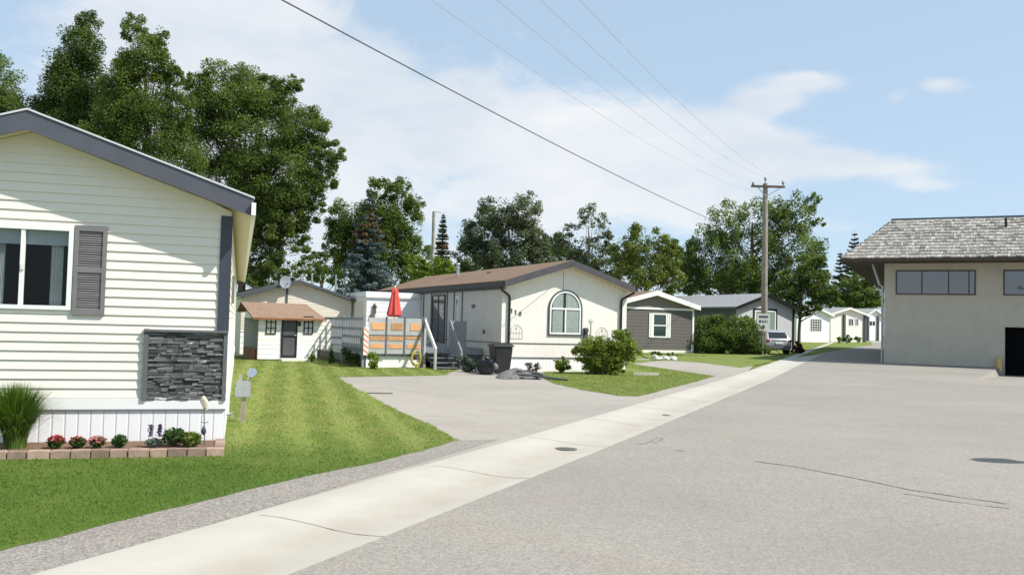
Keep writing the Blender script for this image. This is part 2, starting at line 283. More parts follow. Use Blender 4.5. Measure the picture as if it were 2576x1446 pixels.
K=dict(
 cream=M('cream_siding',(.80,.762,.668),.5,.03,1.2,.05,30,dirt=.10),white=M('white_paint',(.82,.82,.80),.5,.03,2),offwhite=M('off_white_paint',(.74,.72,.66),.55,.05,2),
 char=M('charcoal_trim',(.05,.055,.075),.45,.12,3),fascia=M('fascia_charcoal',(.088,.092,.112),.45,.1,2.5),brownf=M('fascia_brown',(.07,.064,.07),.5,.12,3),
 black=M('black_paint',(.012,.012,.013),.4,.2,5),soffit=M('soffit_cream',(.72,.62,.42),.6,.04,2),shut=M('shutter_grey',(.19,.18,.185),.55,.08,4),
 stone=M('dark_stone',(.118,.117,.117),.8,.3,9,.6,40,tint=.55),stframe=M('stone_frame_grey',(.13,.13,.14),.7,.12,8,.2,40),
 brick=M('garden_block',(.33,.235,.18),.9,.22,7,.6,45,tint=.3),soil=M('garden_soil',(.16,.095,.06),.95,.35,14,.8,50),
 galv=M('galvanised_steel',(.42,.44,.46),.4,.12,5,metal=.6),grey=M('grey_deck_paint',(.215,.23,.25),.7,.12,5,.2,30,dirt=.25),dgrey=M('dark_grey_paint',(.07,.075,.08),.55,.15,4),
 orange=M('orange_board',(.56,.30,.14),.6,.12,4,tint=.25),pale=M('pale_board',(.40,.41,.40),.6,.08,4),red=M('red_canvas',(.68,.085,.065),.75,.1,6),
 yellow=M('yellow_hose',(.55,.45,.05),.45,.15,5),wood=M('weathered_pole_wood',(.30,.26,.215),.9,.25,3,.5,30),rust=M('brown_wood_base',(.24,.105,.045),.85,.25,5,.3,20),
 bin=M('bin_plastic',(.022,.023,.025),.45,.15,4),bag=M('bag_plastic',(.007,.006,.008),.3,.2,5),dark=M('dark_interior',(.006,.006,.007),.9,.1,3),blind=M('roller_blind',(.42,.50,.52),.7,.04,5),
 curt=M('curtain_cloth',(.62,.67,.66),.8,.08,6),curtg=M('curtain_sheer',(.42,.46,.43),.8,.12,6),bark=M('tree_bark',(.13,.10,.075),.95,.25,5,.6,20),barkw=M('pale_bark',(.32,.31,.26),.9,.3,5,.4,20),
 stucco=M('stucco_wall',(.50,.465,.385),.95,.07,1.2,.9,28,dirt=.12),grey_s=M('grey_siding',(.118,.108,.10),.6,.06,1.5),rock=M('white_rock',(.6,.58,.54),.9,.15,6,.4,20),
 brz=M('bronze_frame',(.075,.06,.06),.5,.1,3),tin=M('tinted_pane',(.20,.195,.205),.5,.2,1.4),beige=M('beige_siding',(.66,.60,.50),.6,.05,2),ltgrey=M('light_grey_siding',(.52,.52,.53),.6,.05,2),
 car=M('silver_car_paint',(.45,.46,.48),.25,.03,2,metal=.3),tyre=M('tyre_rubber',(.02,.02,.02),.85,.1,5),lamp=M('red_lamp_lens',(.35,.02,.02),.2,.05,2),cwin=M('car_glass',(.012,.014,.016),.08,.1,2,spec=.8),
 tar=M('crack_tar',(.12,.115,.11),.8,.2,12),iron=M('iron_cover',(.10,.095,.085),.7,.25,20,.5,60),yel=M('yellow_painted_concrete',(.68,.46,.16),.8,.15,5),conc=M('bare_concrete',(.42,.40,.36),.9,.1,4,.3,30),
 winedark=M('drainpipe_black',(.018,.017,.018),.35,.15,4),cable=M('cable_dark',(.06,.065,.075),.6,.1,2),cableg=M('cable_grey',(.33,.36,.40),.6,.1,2),blueg=M('meter_glass',(.30,.36,.48),.15,.15,5,spec=.8),wart=M('wall_art_metal',(.56,.54,.50),.6,.1,8),
 shake=M('wood_shake',(.35,.325,.29),.95,.18,7,.5,40,tint=.36,dirt=.3))
K['gl']=glassmat('window_glass',(.62,.72,.72),.0); K['glg']=glassmat('green_tinted_glass',(.84,.88,.86),.02)
K['clear']=glassmat('clear_glass',(.97,.97,.97),.0); K['groove']=grooved('grooved_cream_panel',(.78,.75,.68),.1,0,.35,.04,(.72,.62,.47),.35); K['grooveS']=grooved('grooved_cream_panel_shaded',(.52,.50,.45),.1,1,.35,.05)  # side copy of the cream panel is darkened, its shade put into the colour
K['skirt']=grooved('white_skirting',(.82,.82,.83),.145,9,.5,.02,(.7,.7,.7),.1)
K['rbrown']=shingle('brown_shingles',(.215,.145,.10),(.25,.175,.125),(.26,.185,.13)); K['rgrey']=shingle('grey_shingles',(.30,.305,.315),(.36,.365,.37),(.33,.335,.34)); K['rdark']=shingle('dark_shingles',(.07,.07,.075),(.09,.09,.095),(.08,.08,.085))
K['rtan']=shingle('tan_shingles',(.27,.175,.12),(.32,.215,.15),(.30,.21,.15)); K['rpale']=shingle('pale_shingles',(.40,.41,.40),(.46,.46,.45),(.42,.43,.42))
# ---------------------------------------------------------------- ground, road, drives
BF=Fr((20.07,48.11,.15),26)        # the stucco building's left front corner
DOORU0=BF.on(2520,930)[0]
def dip(x,y):
    u,w_,_=BF.loc((x,y,0)); w_=-w_; u=u+.10*w_
    return -.40*min(max(1-w_/13.,0),1)*min(max((u-DOORU0+.13)/.2,0),1)*min(max((DOORU0+9-u)/.25,0),1)
def sheet(name,poly,off,mat,usedip=False,kind='structure',lines=()):
    bm=bmesh.new(); vs=[bm.verts.new((p[0],p[1],0)) for p in poly]; f=bm.faces.new(vs); bmesh.ops.triangulate(bm,faces=[f])
    pl=[((0,32,0),(0,1,0)),((0,140,0),(0,1,0))]
    if usedip:
        for u in (DOORU0-.13,DOORU0+.07,DOORU0+8.75,DOORU0+9): pl.append((tuple(BF.w(u,0)),tuple(BF.x-.10*BF.y)))
        for w_ in (0,-13): pl.append((tuple(BF.w(0,w_)),tuple(BF.y)))
    for c,n in pl: bmesh.ops.bisect_plane(bm,geom=bm.verts[:]+bm.edges[:]+bm.faces[:],plane_co=c,plane_no=n)
    for v in bm.verts: v.co.z=tz(v.co.x,v.co.y)+off+(dip(v.co.x,v.co.y) if usedip else 0)
    bmesh.ops.recalc_face_normals(bm,faces=bm.faces)
    if sum(f.normal.z for f in bm.faces)<0: bmesh.ops.reverse_faces(bm,faces=bm.faces)
    me=bpy.data.meshes.new(name); bm.to_mesh(me); bm.free(); me.materials.append(mat); o=bpy.data.objects.new(name,me); link(o); o['kind']=kind; return o
def gp(L): return [tuple(G(x,y)[:2]) for x,y in L]
earth=M('far_ground',(.09,.12,.035),.95,.2,.1)
o=MB().add([(-1500,-1500,-1.0),(1500,-1500,-1.0),(1500,1500,-1.0),(-1500,1500,-1.0)],[(0,1,2,3)]).build('ground',earth); o['kind']='structure'
# gutter centre path (left edge)
e1=np.array(G(60,1455)[:2]); e2=np.array(G(1302,1105)[:2]); e3=np.array(G(1878,935)[:2])
d0=(e2-e1)/np.linalg.norm(e2-e1); d1=(e3-e2)/np.linalg.norm(e3-e2)
far=e3+d1*70
ge=[e1-d0*40,e1,e2,e3,far,far+np.array([.62,.78])*60]
GL=[tuple(p) for p in ge]
def offs(pts,d):       # offset a polyline to its right
    out=[]
    for i,p in enumerate(pts):
        a=np.array(pts[max(i-1,0)]);b=np.array(pts[min(i+1,len(pts)-1)]); t=(b-a)/np.linalg.norm(b-a); out.append((p[0]+t[1]*d,p[1]-t[0]*d))
    return out
GW=1.42
sheet('road',offs(GL,GW-.05)+[(170,190),(170,-45),(-5,-60)],0,A_ROAD,True)
sheet('grass_ground',[(-200,-60)]+offs(GL,-.02)[::1]+[(110,260),(-200,260)],-.03,A_GRASS)
# shoulder and driveways: paved ground between lawns and gutter
shoulder=offs(GL[:4],.03)
sheet('driveway',offs(GL[:4],.02)+gp([(1905,910),(1800,903),(1590,902)])+[(6,44),(3,36),(-1,33)]+gp([(1150,930),(1100,937),(780,938),(700,1000),(720,1130),(300,1270),(-60,1350)])+[tuple(np.array(GL[0])+np.array([-2.5,.3]))],0,A_DRIVE)
LAWN_A=gp([(1155,1108),(939,1164.5),(729,1208),(474,1270),(219,1332),(0,1387)])+[(-5.1,2.2),(-12,2),(-22,20),(-22,48),(-6,46),(-3,38),(-1.3,36)]+gp([(1140,934),(1118,944),(849,949),(860,956),(979,1021),(1089,1070.7)])
LAWN_B=gp([(1344,940.6),(1391,964),(1460,980),(1552,995),(1609,996.8),(1700,973),(1797,945.8),(1590,915)])+[(7.4,44),(4.6,44)]
LAWN_C=gp([(1862,924.5),(1905,918),(1940,911),(1940,900)])+[(16.3,58),(12,62),(8,60)]+gp([(1640,907),(1700,907.5),(1760,911.5)])
LAWN_D=gp([(1975,903),(2060,889),(2150,873),(2195,867)])+[(60,150),(40,150),(22,75)]
gravel=asphalt('gravel_shoulder',(.225,.205,.18),(.30,.275,.24),(.28,.235,.20),1.7)
SHP=offs(GL[:2],.01)+[tuple(np.array(G(1158,1108)[:2])+np.array([.55,.25]))]+gp([(1153,1107),(939,1163),(729,1206),(474,1268),(219,1330),(-5,1385)])+[tuple(np.array(GL[0])+np.array([-1.15,.3]))]
sheet('road_shoulder',SHP,.003,gravel)
def ragged(L,sd):
    rg=random.Random(sd); out=[]
    for i in range(len(L)):
        a=np.array(L[i]);b=np.array(L[(i+1)%len(L)]); d=np.linalg.norm(b-a); n=int(d/.16) if 3<a[1]<50 and abs(a[0])<12 and d<22 else 1
        t=(b-a)/max(d,1e-6); nn=np.array([t[1],-t[0]]); w0=0
        for k in range(max(n,1)):
            w0=w0*.6+rg.gauss(0,.016); out.append(tuple(a+(b-a)*k/max(n,1)+nn*(w0 if k else 0)))
    return out
LAWN_A=ragged(LAWN_A,1); LAWN_B=ragged(LAWN_B,2); LAWN_C=ragged(LAWN_C,3)
for nm,L in (('lawn',LAWN_A),('lawn',LAWN_B),('lawn',LAWN_C),('lawn',LAWN_D)): sheet(nm,L,.006,A_GRASS)
# gutter
prof=[(0,.014),(.05,.020),(.28,.014),(.55,-.006),(.85,-.030),(1.1,-.030),(GW,-.004)]
mb=MB(); P=[]
fine=[]
for i in range(len(GL)-1):
    a=np.array(GL[i]);b=np.array(GL[i+1]); n=max(1,int(np.linalg.norm(b-a)/2)); fine+=[a+(b-a)*k/n for k in range(n)]
fine.append(np.array(GL[-1])); cols=[offs(fine,u) for u,_ in prof]
V=[];
for i in range(len(fine)):
    for k,(u,z) in enumerate(prof): x,y=cols[k][i]; V.append((x,y,tz(x,y)+z))
n=len(prof); mb.add(V,[(i*n+k,i*n+k+1,(i+1)*n+k+1,(i+1)*n+k) for i in range(len(fine)-1) for k in range(n-1)])
o=mb.build('gutter',A_CONC,smooth=True); o['kind']='structure'
def gpt(s,u):          # point at distance s along the gutter from e2, u across
    dd=d1 if s>0 else d0; p=e2+dd*s; r=np.array([dd[1],-dd[0]]); q=p+r*u
    z=np.interp(u,[a for a,_ in prof],[b for _,b in prof]); return (q[0],q[1],tz(q[0],q[1])+z+.0015)
s0=float(np.dot(np.array(G(620,1297)[:2])-e2,d0))
for k in range(11):
    s=s0+3.05*k; mb=MB(); us=[.0,.15,.3,.45,.6,.75,.9,1.05,1.2,1.36]
    A=[gpt(s-.005+.05*math.sin(u*3),u) for u in us]; B_=[gpt(s+.006+.05*math.sin(u*3),u) for u in us]
    mb.add(A+B_,[(i,i+1,len(us)+i+1,len(us)+i) for i in range(len(us)-1)]); o=mb.build('gutter_joint',K['tar']); o['kind']='structure'
def strip(name,L,wd,mat,z=.005,seed=1):
    rg=random.Random(seed); pts=[]; W=[np.array(G(x,y)[:2]) for x,y in L]
    for i in range(len(W)-1):
        n=max(2,int(np.linalg.norm(W[i+1]-W[i])/.12)); pts+=[W[i]+(W[i+1]-W[i])*k/n+np.array([rg.gauss(0,.012),rg.gauss(0,.012)]) for k in range(n)]
    ws=[wd*rg.uniform(.4,1.3)/2 for _ in pts]; V=[]
    for i,p in enumerate(pts):
        t=pts[min(i+1,len(pts)-1)]-pts[max(0,i-1)]; t=t/np.linalg.norm(t); nn=np.array([t[1],-t[0]])
        for s in (-1,1): q=p+nn*s*ws[i]; V.append((q[0],q[1],tz(q[0],q[1])+z))
    o=MB().add(V,[(2*i,2*i+1,2*i+3,2*i+2) for i in range(len(pts)-1)]).build(name,mat); o['kind']='structure'; return o
tarl=M('hairline_crack',(.225,.21,.19),.9,.2,10)
strip('road_crack',[(1695,1132),(1745,1138)],.045,tarl,seed=2); strip('road_crack',[(1900,1160),(1990,1172),(2080,1188),(2180,1208),(2300,1233),(2420,1251),(2576,1272)],.04,tarl,seed=3)
strip('road_crack',[(2270,1240),(2400,1262),(2576,1283)],.025,tarl,seed=6); strip('road_crack',[(1610,1117),(1635,1111),(1665,1117)],.06,tarl,seed=4); strip('road_crack',[(1635,1108),(1655,1101),(1668,1104),(1652,1112)],.025,tarl,seed=5)
g=G(1425,1124); s_loc=gpt(float(np.dot(g[:2]-e2,d1)),float(np.dot(g[:2]-e2,[d1[1],-d1[0]])))
tag(MB().lathe([(.001,.0),(.15,.0),(.155,.008),(.12,.012),(.001,.012)],n=24).build('valve_cover',K['iron'],smooth=True,loc=s_loc),'round iron valve cover set in the concrete gutter, the larger and nearer one','valve cover')
g=G(1676,1040.5); s_loc=gpt(float(np.dot(g[:2]-e2,d1)),float(np.dot(g[:2]-e2,[d1[1],-d1[0]])))
tag(MB().lathe([(.001,.0),(.075,.0),(.08,.006),(.001,.007)],n=16).build('valve_cover',K['iron'],smooth=True,loc=s_loc),'small iron valve cover farther along the concrete gutter','valve cover')
g=G(955,989.5); o=MB().box(-.30,.30,-.07,.07,.004,.016).box(-.26,.26,-.012,.012,.016,.018).build('drain_grate',K['iron'],loc=g,bev=.004); o.rotation_euler.z=.1; tag(o,'small dark drain grate lying in the driveway near the lawn edge','drain')
# ---------------------------------------------------------------- houses
def lap(mb,xr,z0,z1,pitch,holes=(),y=0,d=.014,T=None,zr=None):
    mb.T=T; z=z0
    while z<z1-1e-4:
        zh=min(z+pitch,z1); cuts=sorted({z,zh}|{c for h in holes for c in (h[2],h[3]) if z<c<zh})
        for a,b in zip(cuts,cuts[1:]):
            xa0,xa1=xr(a);xb0,xb1=xr(b); hs=[h for h in holes if h[2]<=a+1e-6 and h[3]>=b-1e-6]
            ya=y-d+(a-z)/pitch*(d-.003); yb=y-d+(b-z)/pitch*(d-.003)
            if hs: segs=[(xa0,hs[0][0],xb0,hs[0][0]),(hs[0][1],xa1,hs[0][1],xb1)]
            else: segs=[(xa0,xa1,xb0,xb1)]
            for p0,p1,q0,q1 in segs:
                if p1-p0<.001: continue
                mb.add([(p0,ya,a),(p1,ya,a),(q1,yb,b),(q0,yb,b)],[(0,1,2,3)])
                if a==z: mb.add([(p0,ya,a),(p1,ya,a),(p1,y,a),(p0,y,a)],[(3,2,1,0)])
        z=zh
    mb.T=None
def gable_xr(x0,x1,h,zp):
    cx=(x0+x1)/2
    def f(z):
        if z<=h: return (x0,x1)
        k=min(1,(z-h)/(zp-h)); return (x0+(cx-x0)*k,x1+(cx-x1)*k)
    return f
def roof(root,x0,x1,L,ze,zp,of,os_,rm,fm,fh=.2,sm=None,cx=None,y0=0,drip=None,ob=.3):
    # ze: top of roof at the eave edge (x0-os_,x1+os_), zp: top at ridge
    cx=(x0+x1)/2 if cx is None else cx; a,b=x0-os_,x1+os_; t=.05
    MB().prism([(a,ze),(cx,zp),(b,ze),(b,ze-t),(cx,zp-t),(a,ze-t)],y0-of,L+ob).build('roof',rm,root)
    MB().prism([(a,ze-t-.002),(cx,zp-t-.002),(b,ze-t-.002),(b,ze-fh+.03),(cx,zp-fh+.03),(a,ze-fh+.03)],y0-of+.01,L+ob-.01).build('soffit',sm or K['soffit'],root)
    MB().prism([(a-.012,ze-.006),(cx,zp-.006),(b+.012,ze-.006),(b+.012,ze-fh),(cx,zp-fh-.01),(a-.012,ze-fh)],y0-of-.03,y0-of-.002).build('fascia',fm,root)
    if drip: MB().prism([(a-.02,ze+.018),(cx,zp+.018),(b+.02,ze+.018),(b+.02,ze-.004),(cx,zp-.004),(a-.02,ze-.004)],y0-of-.045,y0-of+.07).build('drip_edge',drip,root)
def window(root,x0,x1,z0,z1,y=0,fr=.05,fm=None,mull=(),trans=(),back=None,gl=None,trim=None,tw=.06,curt=None,name='window',T=None):
    # frame on a wall facing -y at depth y; pane and backing are sub-parts
    f=MB(); f.T=T; f.ring([(x0,z0),(x1,z0),(x1,z1),(x0,z1)],[(x0+fr,z0+fr),(x1-fr,z0+fr),(x1-fr,z1-fr),(x0+fr,z1-fr)],y-.045,y+.004)
    for m in mull: f.box(m-fr*.45,m+fr*.45,y-.04,y+.003,z0+fr,z1-fr)
    for m in trans: f.box(x0+fr,x1-fr,y-.038,y+.002,m-fr*.4,m+fr*.4)
    w_=f.build(name,fm or K['white'],root)
    b=MB(); b.T=T; b.box(x0+fr,x1-fr,y-.022,y-.018,z0+fr,z1-fr).build('backing',back or K['dark'],w_)
    if curt: c=MB(); c.T=T; [c.box(p0,p1,y-.0235,y-.0222,z0+fr,z1-fr) for p0,p1 in curt]; c.build('curtain',K['curtg'],w_)
    g_=MB(); g_.T=T; g_.box(x0+fr,x1-fr,y-.030,y-.026,z0+fr,z1-fr).build('pane',gl or K['gl'],w_)
    if trim:
        q=MB(); q.T=T; q.ring([(x0-tw,z0-tw),(x1+tw,z0-tw),(x1+tw,z1+tw),(x0-tw,z1+tw)],[(x0-.001,z0-.001),(x1+.001,z0-.001),(x1+.001,z1+.001),(x0-.001,z1+.001)],y-.03,y+.003); q.build('trim',trim,w_)
    return w_
RX=Matrix.Rotation(R(90),4,'Z')      # maps a -y facing wall onto a +x facing side: (x,y)->(-y,x)
# --- the cream house on the left
LF=Fr(G(560,1120),-16.9); W=4.76; LL=22.0
root=empty('mobile_home',LF.o,-16.9,'large cream sided house at the left edge with charcoal fascia and a dark stone panel','house')
ze,zp=3.19,4.09; hz0,hz1=3.07,3.885; hole=(-2.99,-1.86,1.70,2.73)
mb=MB(); lap(mb,gable_xr(-W,0,hz0,hz1),.62,hz1-.001,.115,[hole],d=.02); mb.box(-W,-.0,.0,.02,.3,.62); mb.build('siding',K['cream'],root)
mb=MB(); lap(mb,lambda z:(0,LL),.62,2.98,.115,T=RX); mb.build('side_wall',K['cream'],root)
MB().box(-W,-W+.02,.02,LL,.3,3.0).box(-W,0,LL,LL+.02,.3,3.0).build('rear_wall',K['cream'],root)
MB().box(-W-.004,0.012,-.03,-.002,.475,.615).box(-.0,.03,.0,LL,.475,.615).build('skirt_board',K['white'],root)
MB().box(-W,.0,-.012,.0,-.05,.462).box(-.012,.012,0,LL,-.05,.462).build('skirting',K['skirt'],root)
MB().box(-W-.006,.016,-.036,-.004,.462,.476).build('skirt_flashing',K['shut'],root)
roof(root,-W,0,LL,ze,zp,.32,.26,K['rdark'],K['fascia'],.23,drip=M('drip_edge_metal',(.62,.62,.64),.4,.05,3))
MB().box(.245,.30,-.40,LL,2.97,3.13).build('eave_gutter',K['white'],root)
MB().box(-.125,.012,-.034,-.001,1.475,2.98).box(.001,.02,-.03,.10,1.475,2.98).build('corner_board',K['char'],root)
# stone panel
st=MB().box(-1.0,-.94,-.055,-.001,.585,1.49).box(-1.0,.02,-.075,-.001,1.455,1.485).box(-.035,.015,-.055,-.001,.585,1.455).box(-.94,-.035,-.03,-.001,.585,.60).build('stone_panel',K['stframe'],root)
mb=MB(); rg=random.Random(4); z=.602
MB().box(-.94,-.035,-.012,-.002,.60,1.455).build('mortar',K['black'],st)
while z<1.45:
    h=rg.choice([.022,.028,.034,.042]); h=min(h,1.453-z); x=-.938
    while x<-.04:
        l=min(rg.uniform(.05,.22),-.037-x); 
        if -.037-(x+l)<.03: l=-.037-x
        d=rg.uniform(.022,.055); mb.tint=rg.random()**1.3; zt=rg.uniform(-.004,.004)
        dd=rg.uniform(.0,.012)
        mb.add([(x+.002,-d,z+.002+zt),(x+l-.003,-d+dd,z+.002),(x+l-.003,-.004,z+.002),(x+.002,-.004,z+.002),(x+.004,-d+.008,z+h-.002),(x+l-.004,-d+.004,z+h-.003+zt),(x+l-.003,-.004,z+h-.002),(x+.002,-.004,z+h-.002)],[(0,3,2,1),(4,5,6,7),(0,1,5,4),(1,2,6,5),(2,3,7,6),(3,0,4,7)]); x+=l
    z+=h
mb.build('stones',K['stone'],st)
# window with room behind
f=MB(); x0,x1,z0,z1=hole; f.ring([(x0,z0),(x1,z0),(x1,z1),(x0,z1)],[(x0+.055,z0+.05),(x1-.055,z0+.05),(x1-.055,z1-.05),(x0+.055,z1-.05)],-.04,.05)
f.box(-2.45,-2.405,-.03,.04,z0+.05,z1-.05); wn=f.build('window',K['white'],root)
MB().box(x0+.05,x1-.05,.012,.016,z0+.05,z1-.05).build('pane',glassmat('clear_pane',(.9,.9,.9),-.03),wn)
MB().box(-2.44,-2.40,-.045,-.03,2.18,2.25).build('latch',K['offwhite'],wn)
r=MB(); r.add([(x0-.3,.06,1.2),(x1+.3,.06,1.2),(x1+.3,1.8,1.2),(x0-.3,1.8,1.2),(x0-.3,.06,2.85),(x1+.3,.06,2.85),(x1+.3,1.8,2.85),(x0-.3,1.8,2.85)],[(0,1,2,3),(4,7,6,5),(2,6,7,3),(1,5,6,2),(0,3,7,4)]); r.build('room',K['dark'],wn)
MB().box(x0+.03,x1-.03,.06,.075,2.50,2.73).build('blind',K['blind'],wn)
cu=MB()
for c0,c1 in ((-2.13,-1.99),(-2.72,-2.64),(-2.98,-2.9)):
    n=14; V=[]
    for i in range(n+1): xx=c0+(c1-c0)*i/n; yyy=.12+.018*math.sin(i*2.1); V+=[(xx,yyy,1.72),(xx,yyy,2.72)]
    cu.add(V,[(2*i,2*i+2,2*i+3,2*i+1) for i in range(n)])
cu.build('curtain',K['curt'],wn,smooth=True)
def shutter(root,x0,x1,z0,z1,mat,y=0):
    s=MB().ring([(x0,z0),(x1,z0),(x1,z1),(x0,z1)],[(x0+.05,z0+.07),(x1-.05,z0+.07),(x1-.05,z1-.07),(x0+.05,z1-.07)],y-.045,y-.004)
    zm=(z0+z1)/2; s.box(x0+.05,x1-.05,y-.043,y-.006,zm-.03,zm+.03)
    for a,b in ((z0+.07,zm-.03),(zm+.03,z1-.07)):
        k=max(3,int((b-a)/.028))
        for i in range(k):
            zz=a+(b-a)*(i+.5)/k; s.add([(x0+.05,y-.036,zz-.011),(x1-.05,y-.036,zz-.011),(x1-.05,y-.016,zz+.012),(x0+.05,y-.016,zz+.012)],[(0,1,2,3)])
    s.box(x0+.05,x1-.05,y-.012,y-.008,z0+.07,z1-.07); return s.build('shutter',mat,root)
shutter(root,-1.85,-1.475,1.645,2.76,K['shut']); shutter(root,-3.375,-3.0,1.645,2.76,K['shut'])
# hose bib and small boxes on the side wall
MB().cyl((.02,1.05,.30),(.10,1.05,.30),.02).cyl((.10,1.05,.30),(.10,1.05,.24),.014).build('hose_tap',K['galv'],root)
MB().box(.015,.06,.55,.72,.35,.75).build('pipe_cover',K['offwhite'],root)
MB().box(.012,.05,3.4,3.8,1.9,2.35).build('side_vent',K['stframe'],root)
# --- house 110
HF=Fr((-.35,32.5,.004),-25); W=5.33; LH=15.5
root=empty('mobile_home',HF.o,-25,'white panelled house with arched window, brown roof and house number 110','house')
h1=3.06; zp1=3.915
MB().add([(0,0,.47),(W,0,.47),(W,0,h1),(W/2,0,zp1),(0,0,h1)],[(0,1,2,3,4)]).build('front_wall',K['groove'],root)
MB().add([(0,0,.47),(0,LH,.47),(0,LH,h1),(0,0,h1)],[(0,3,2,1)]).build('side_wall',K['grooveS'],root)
MB().box(W-.02,W,.01,LH,.47,h1).box(0,W,LH-.02,LH,.47,h1).build('rear_wall',K['groove'],root)
MB().box(0.02,W-.02,.012,.03,-.05,.47).box(.01,.03,.03,LH,-.05,.47).box(W-.03,W-.01,.03,LH,-.05,.47).build('skirting',K['skirt'],root)
MB().box(-.01,W+.01,-.022,-.002,.465,.49).box(-.022,-.002,-.022,LH,.465,.49).build('base_trim',K['dgrey'],root)
MB().box(-.01,W+.01,-.022,-.002,.985,1.012).box(-.022,-.002,-.022,LH,.985,1.012).build('band_trim',K['dgrey'],root)
MB().box(2.505,2.517,-.01,-.001,3.0,3.72).build('panel_seam',K['shut'],root)
roof(root,0,W,LH,3.26,4.14,.42,.09,K['rbrown'],K['brownf'],.25,sm=K['soffit'])
MB().box(-.24,-.10,-.42,LH+.2,3.03,3.20).build('eave_gutter',K['winedark'],root)
MB().box(W+.10,W+.22,-.42,LH+.2,3.07,3.20).build('eave_gutter',K['winedark'],root)
MB().box(-.09,0,-.3,LH,2.95,3.02).build('eave_fascia',K['brownf'],root)
MB().tube([(-.17,-.3,3.05),(-.15,-.28,2.92),(.1,-.2,2.78),(.24,-.09,2.72),(.28,-.06,2.6),(.28,-.06,.75)],.045,8).build('downspout',K['winedark'],root,smooth=True)
MB().tube([(W+.16,-.3,3.08),(W+.12,-.28,3.0),(W-.12,-.18,2.86),(W-.26,-.08,2.76),(W-.28,-.06,2.62),(W-.28,-.06,.3)],.045,8).build('downspout',K['winedark'],root,smooth=True)
# arched window
ax,aw,zb,zs=2.62,.665,1.36,2.31
def arch(w_,zb,zs,n=18): return [(ax-w_,zb),(ax+w_,zb)]+[(ax+w_*math.cos(math.pi*i/n),zs+w_*math.sin(math.pi*i/n)) for i in range(n+1)]
tr=MB().ring(arch(aw+.055,zb-.055,zs),arch(aw,zb,zs),-.05,-.002).build('arched_window',K['dgrey'],root)
fr=MB().ring(arch(aw-.001,zb+.001,zs),arch(aw-.06,zb+.06,zs),-.04,-.003); fr.box(ax-aw+.06,ax+aw-.06,-.038,-.004,zs-.03,zs+.03); fr.box(ax-.025,ax+.025,-.036,-.004,zb+.06,zs-.03); fr.build('frame',K['white'],tr)
A=arch(aw-.06,zb+.06,zs); MB().add([(p[0],-.006,p[1]) for p in A],[tuple(range(len(A)))]).build('backing',K['dark'],tr)
cu=MB(); n=60; V=[]
for i in range(n+1):
    xx=ax-.6+1.2*i/n; zt=zs+math.sqrt(max(0,.6**2-(xx-ax)**2))*.98; yv=-.012-.004*math.sin(i*1.3)
    V+=[(xx,yv,zb+.07),(xx,yv,zt)]
cu.add(V,[(2*i,2*i+2,2*i+3,2*i+1) for i in range(n) if not (24<i<31 or i<3)]); cu.build('curtain',K['curtg'],tr,smooth=True)
MB().add([(p[0],-.024,p[1]) for p in A],[tuple(range(len(A)))]).build('pane',K['glg'],tr)
# house number
hh=.16
def one(x,z): MB().prism([(x-.014,z),(x+.016,z),(x+.016,z+hh),(x-.010,z+hh),(x-.045,z+hh-.035),(x-.034,z+hh-.058),(x-.014,z+hh-.045)],-.02,-.003).build('house_number',K['dgrey'],root)
one(.40,2.10); one(.56,2.055); N=16
MB().ring([(.74+.052*math.cos(2*math.pi*i/N),2.08+.085*math.sin(2*math.pi*i/N)) for i in range(N)],[(.74+.022*math.cos(2*math.pi*i/N),2.08+.052*math.sin(2*math.pi*i/N)) for i in range(N)],-.02,-.003).build('house_number',K['dgrey'],root)
# wrought wall ornaments: arcs with bars
def ornament(cx,zb,w_,h,parent):
    m=MB(); m.tube([(cx-w_,-.02,zb)]+[(cx+w_*math.cos(math.pi*(1-i/12)),-.02,zb+h*.45+h*.55*math.sin(math.pi*i/12)) for i in range(13)]+[(cx+w_,-.02,zb)],.008,5)
    for k in (-.5,0,.5): m.tube([(cx+w_*k,-.02,zb),(cx+w_*k,-.02,zb+h*.75)],.006,5)
    m.tube([(cx-w_,-.02,zb+h*.42),(cx+w_,-.02,zb+h*.42)],.006,5); m.ball((cx,-.02,zb+h*.8),.03,1,.05,8,6); m.tube([(cx-w_,-.02,zb),(cx+w_,-.02,zb)],.008,5); return m.build('wall_ornament',K['wart'],parent)
ornament(.62,1.18,.24,.5,root); ornament(4.25,1.12,.26,.55,root)
m=MB(); m.tube([(3.75,-.02,1.2),(3.75,-.02,1.85)],.012,5)
for k in range(6): a=k*math.pi/3; m.tube([(3.75,-.02,1.85),(3.75+.12*math.cos(a),-.02,1.9+.10*math.sin(a))],.008,5)
m.build('wall_ornament',K['wart'],root)
MB().box(3.42,3.58,-.08,-.005,1.12,1.62).cyl((3.5,-.09,1.52),(3.5,-.16,1.52),.07).build('electric_meter',K['dgrey'],root)
# side wall things: battens, vents, doors (built in side coordinates: T maps (along,out) )
SX=Matrix(((0,1,0,0),(1,0,0,0),(0,0,1,0),(0,0,0,1)))   # x<->y : a wall drawn facing -y becomes one facing -x
for yb in (3.85,4.75,5.55,7.5,8.5):
    b=MB(); b.T=SX; b.box(yb-.03,yb+.03,-.03,-.002,.5,3.0).build('batten',K['dgrey'],root)
window(root,4.2,4.55,1.35,2.75,fm=K['white'],back=K['curt'],T=SX,name='side_window',fr=.04)
d=MB(); d.T=SX; d.ring([(5.75,.82),(7.35,.82),(7.35,2.88),(5.75,2.88)],[(5.83,.88),(7.27,.88),(7.27,2.8),(5.83,2.8)],-.06,.003); d.box(6.5,6.58,-.055,0,.88,2.8); dr=d.build('sliding_door',K['brz'],root)
q=MB(); q.T=SX; q.box(5.83,7.27,-.02,-.015,.88,2.8); q.build('backing',K['dark'],dr)
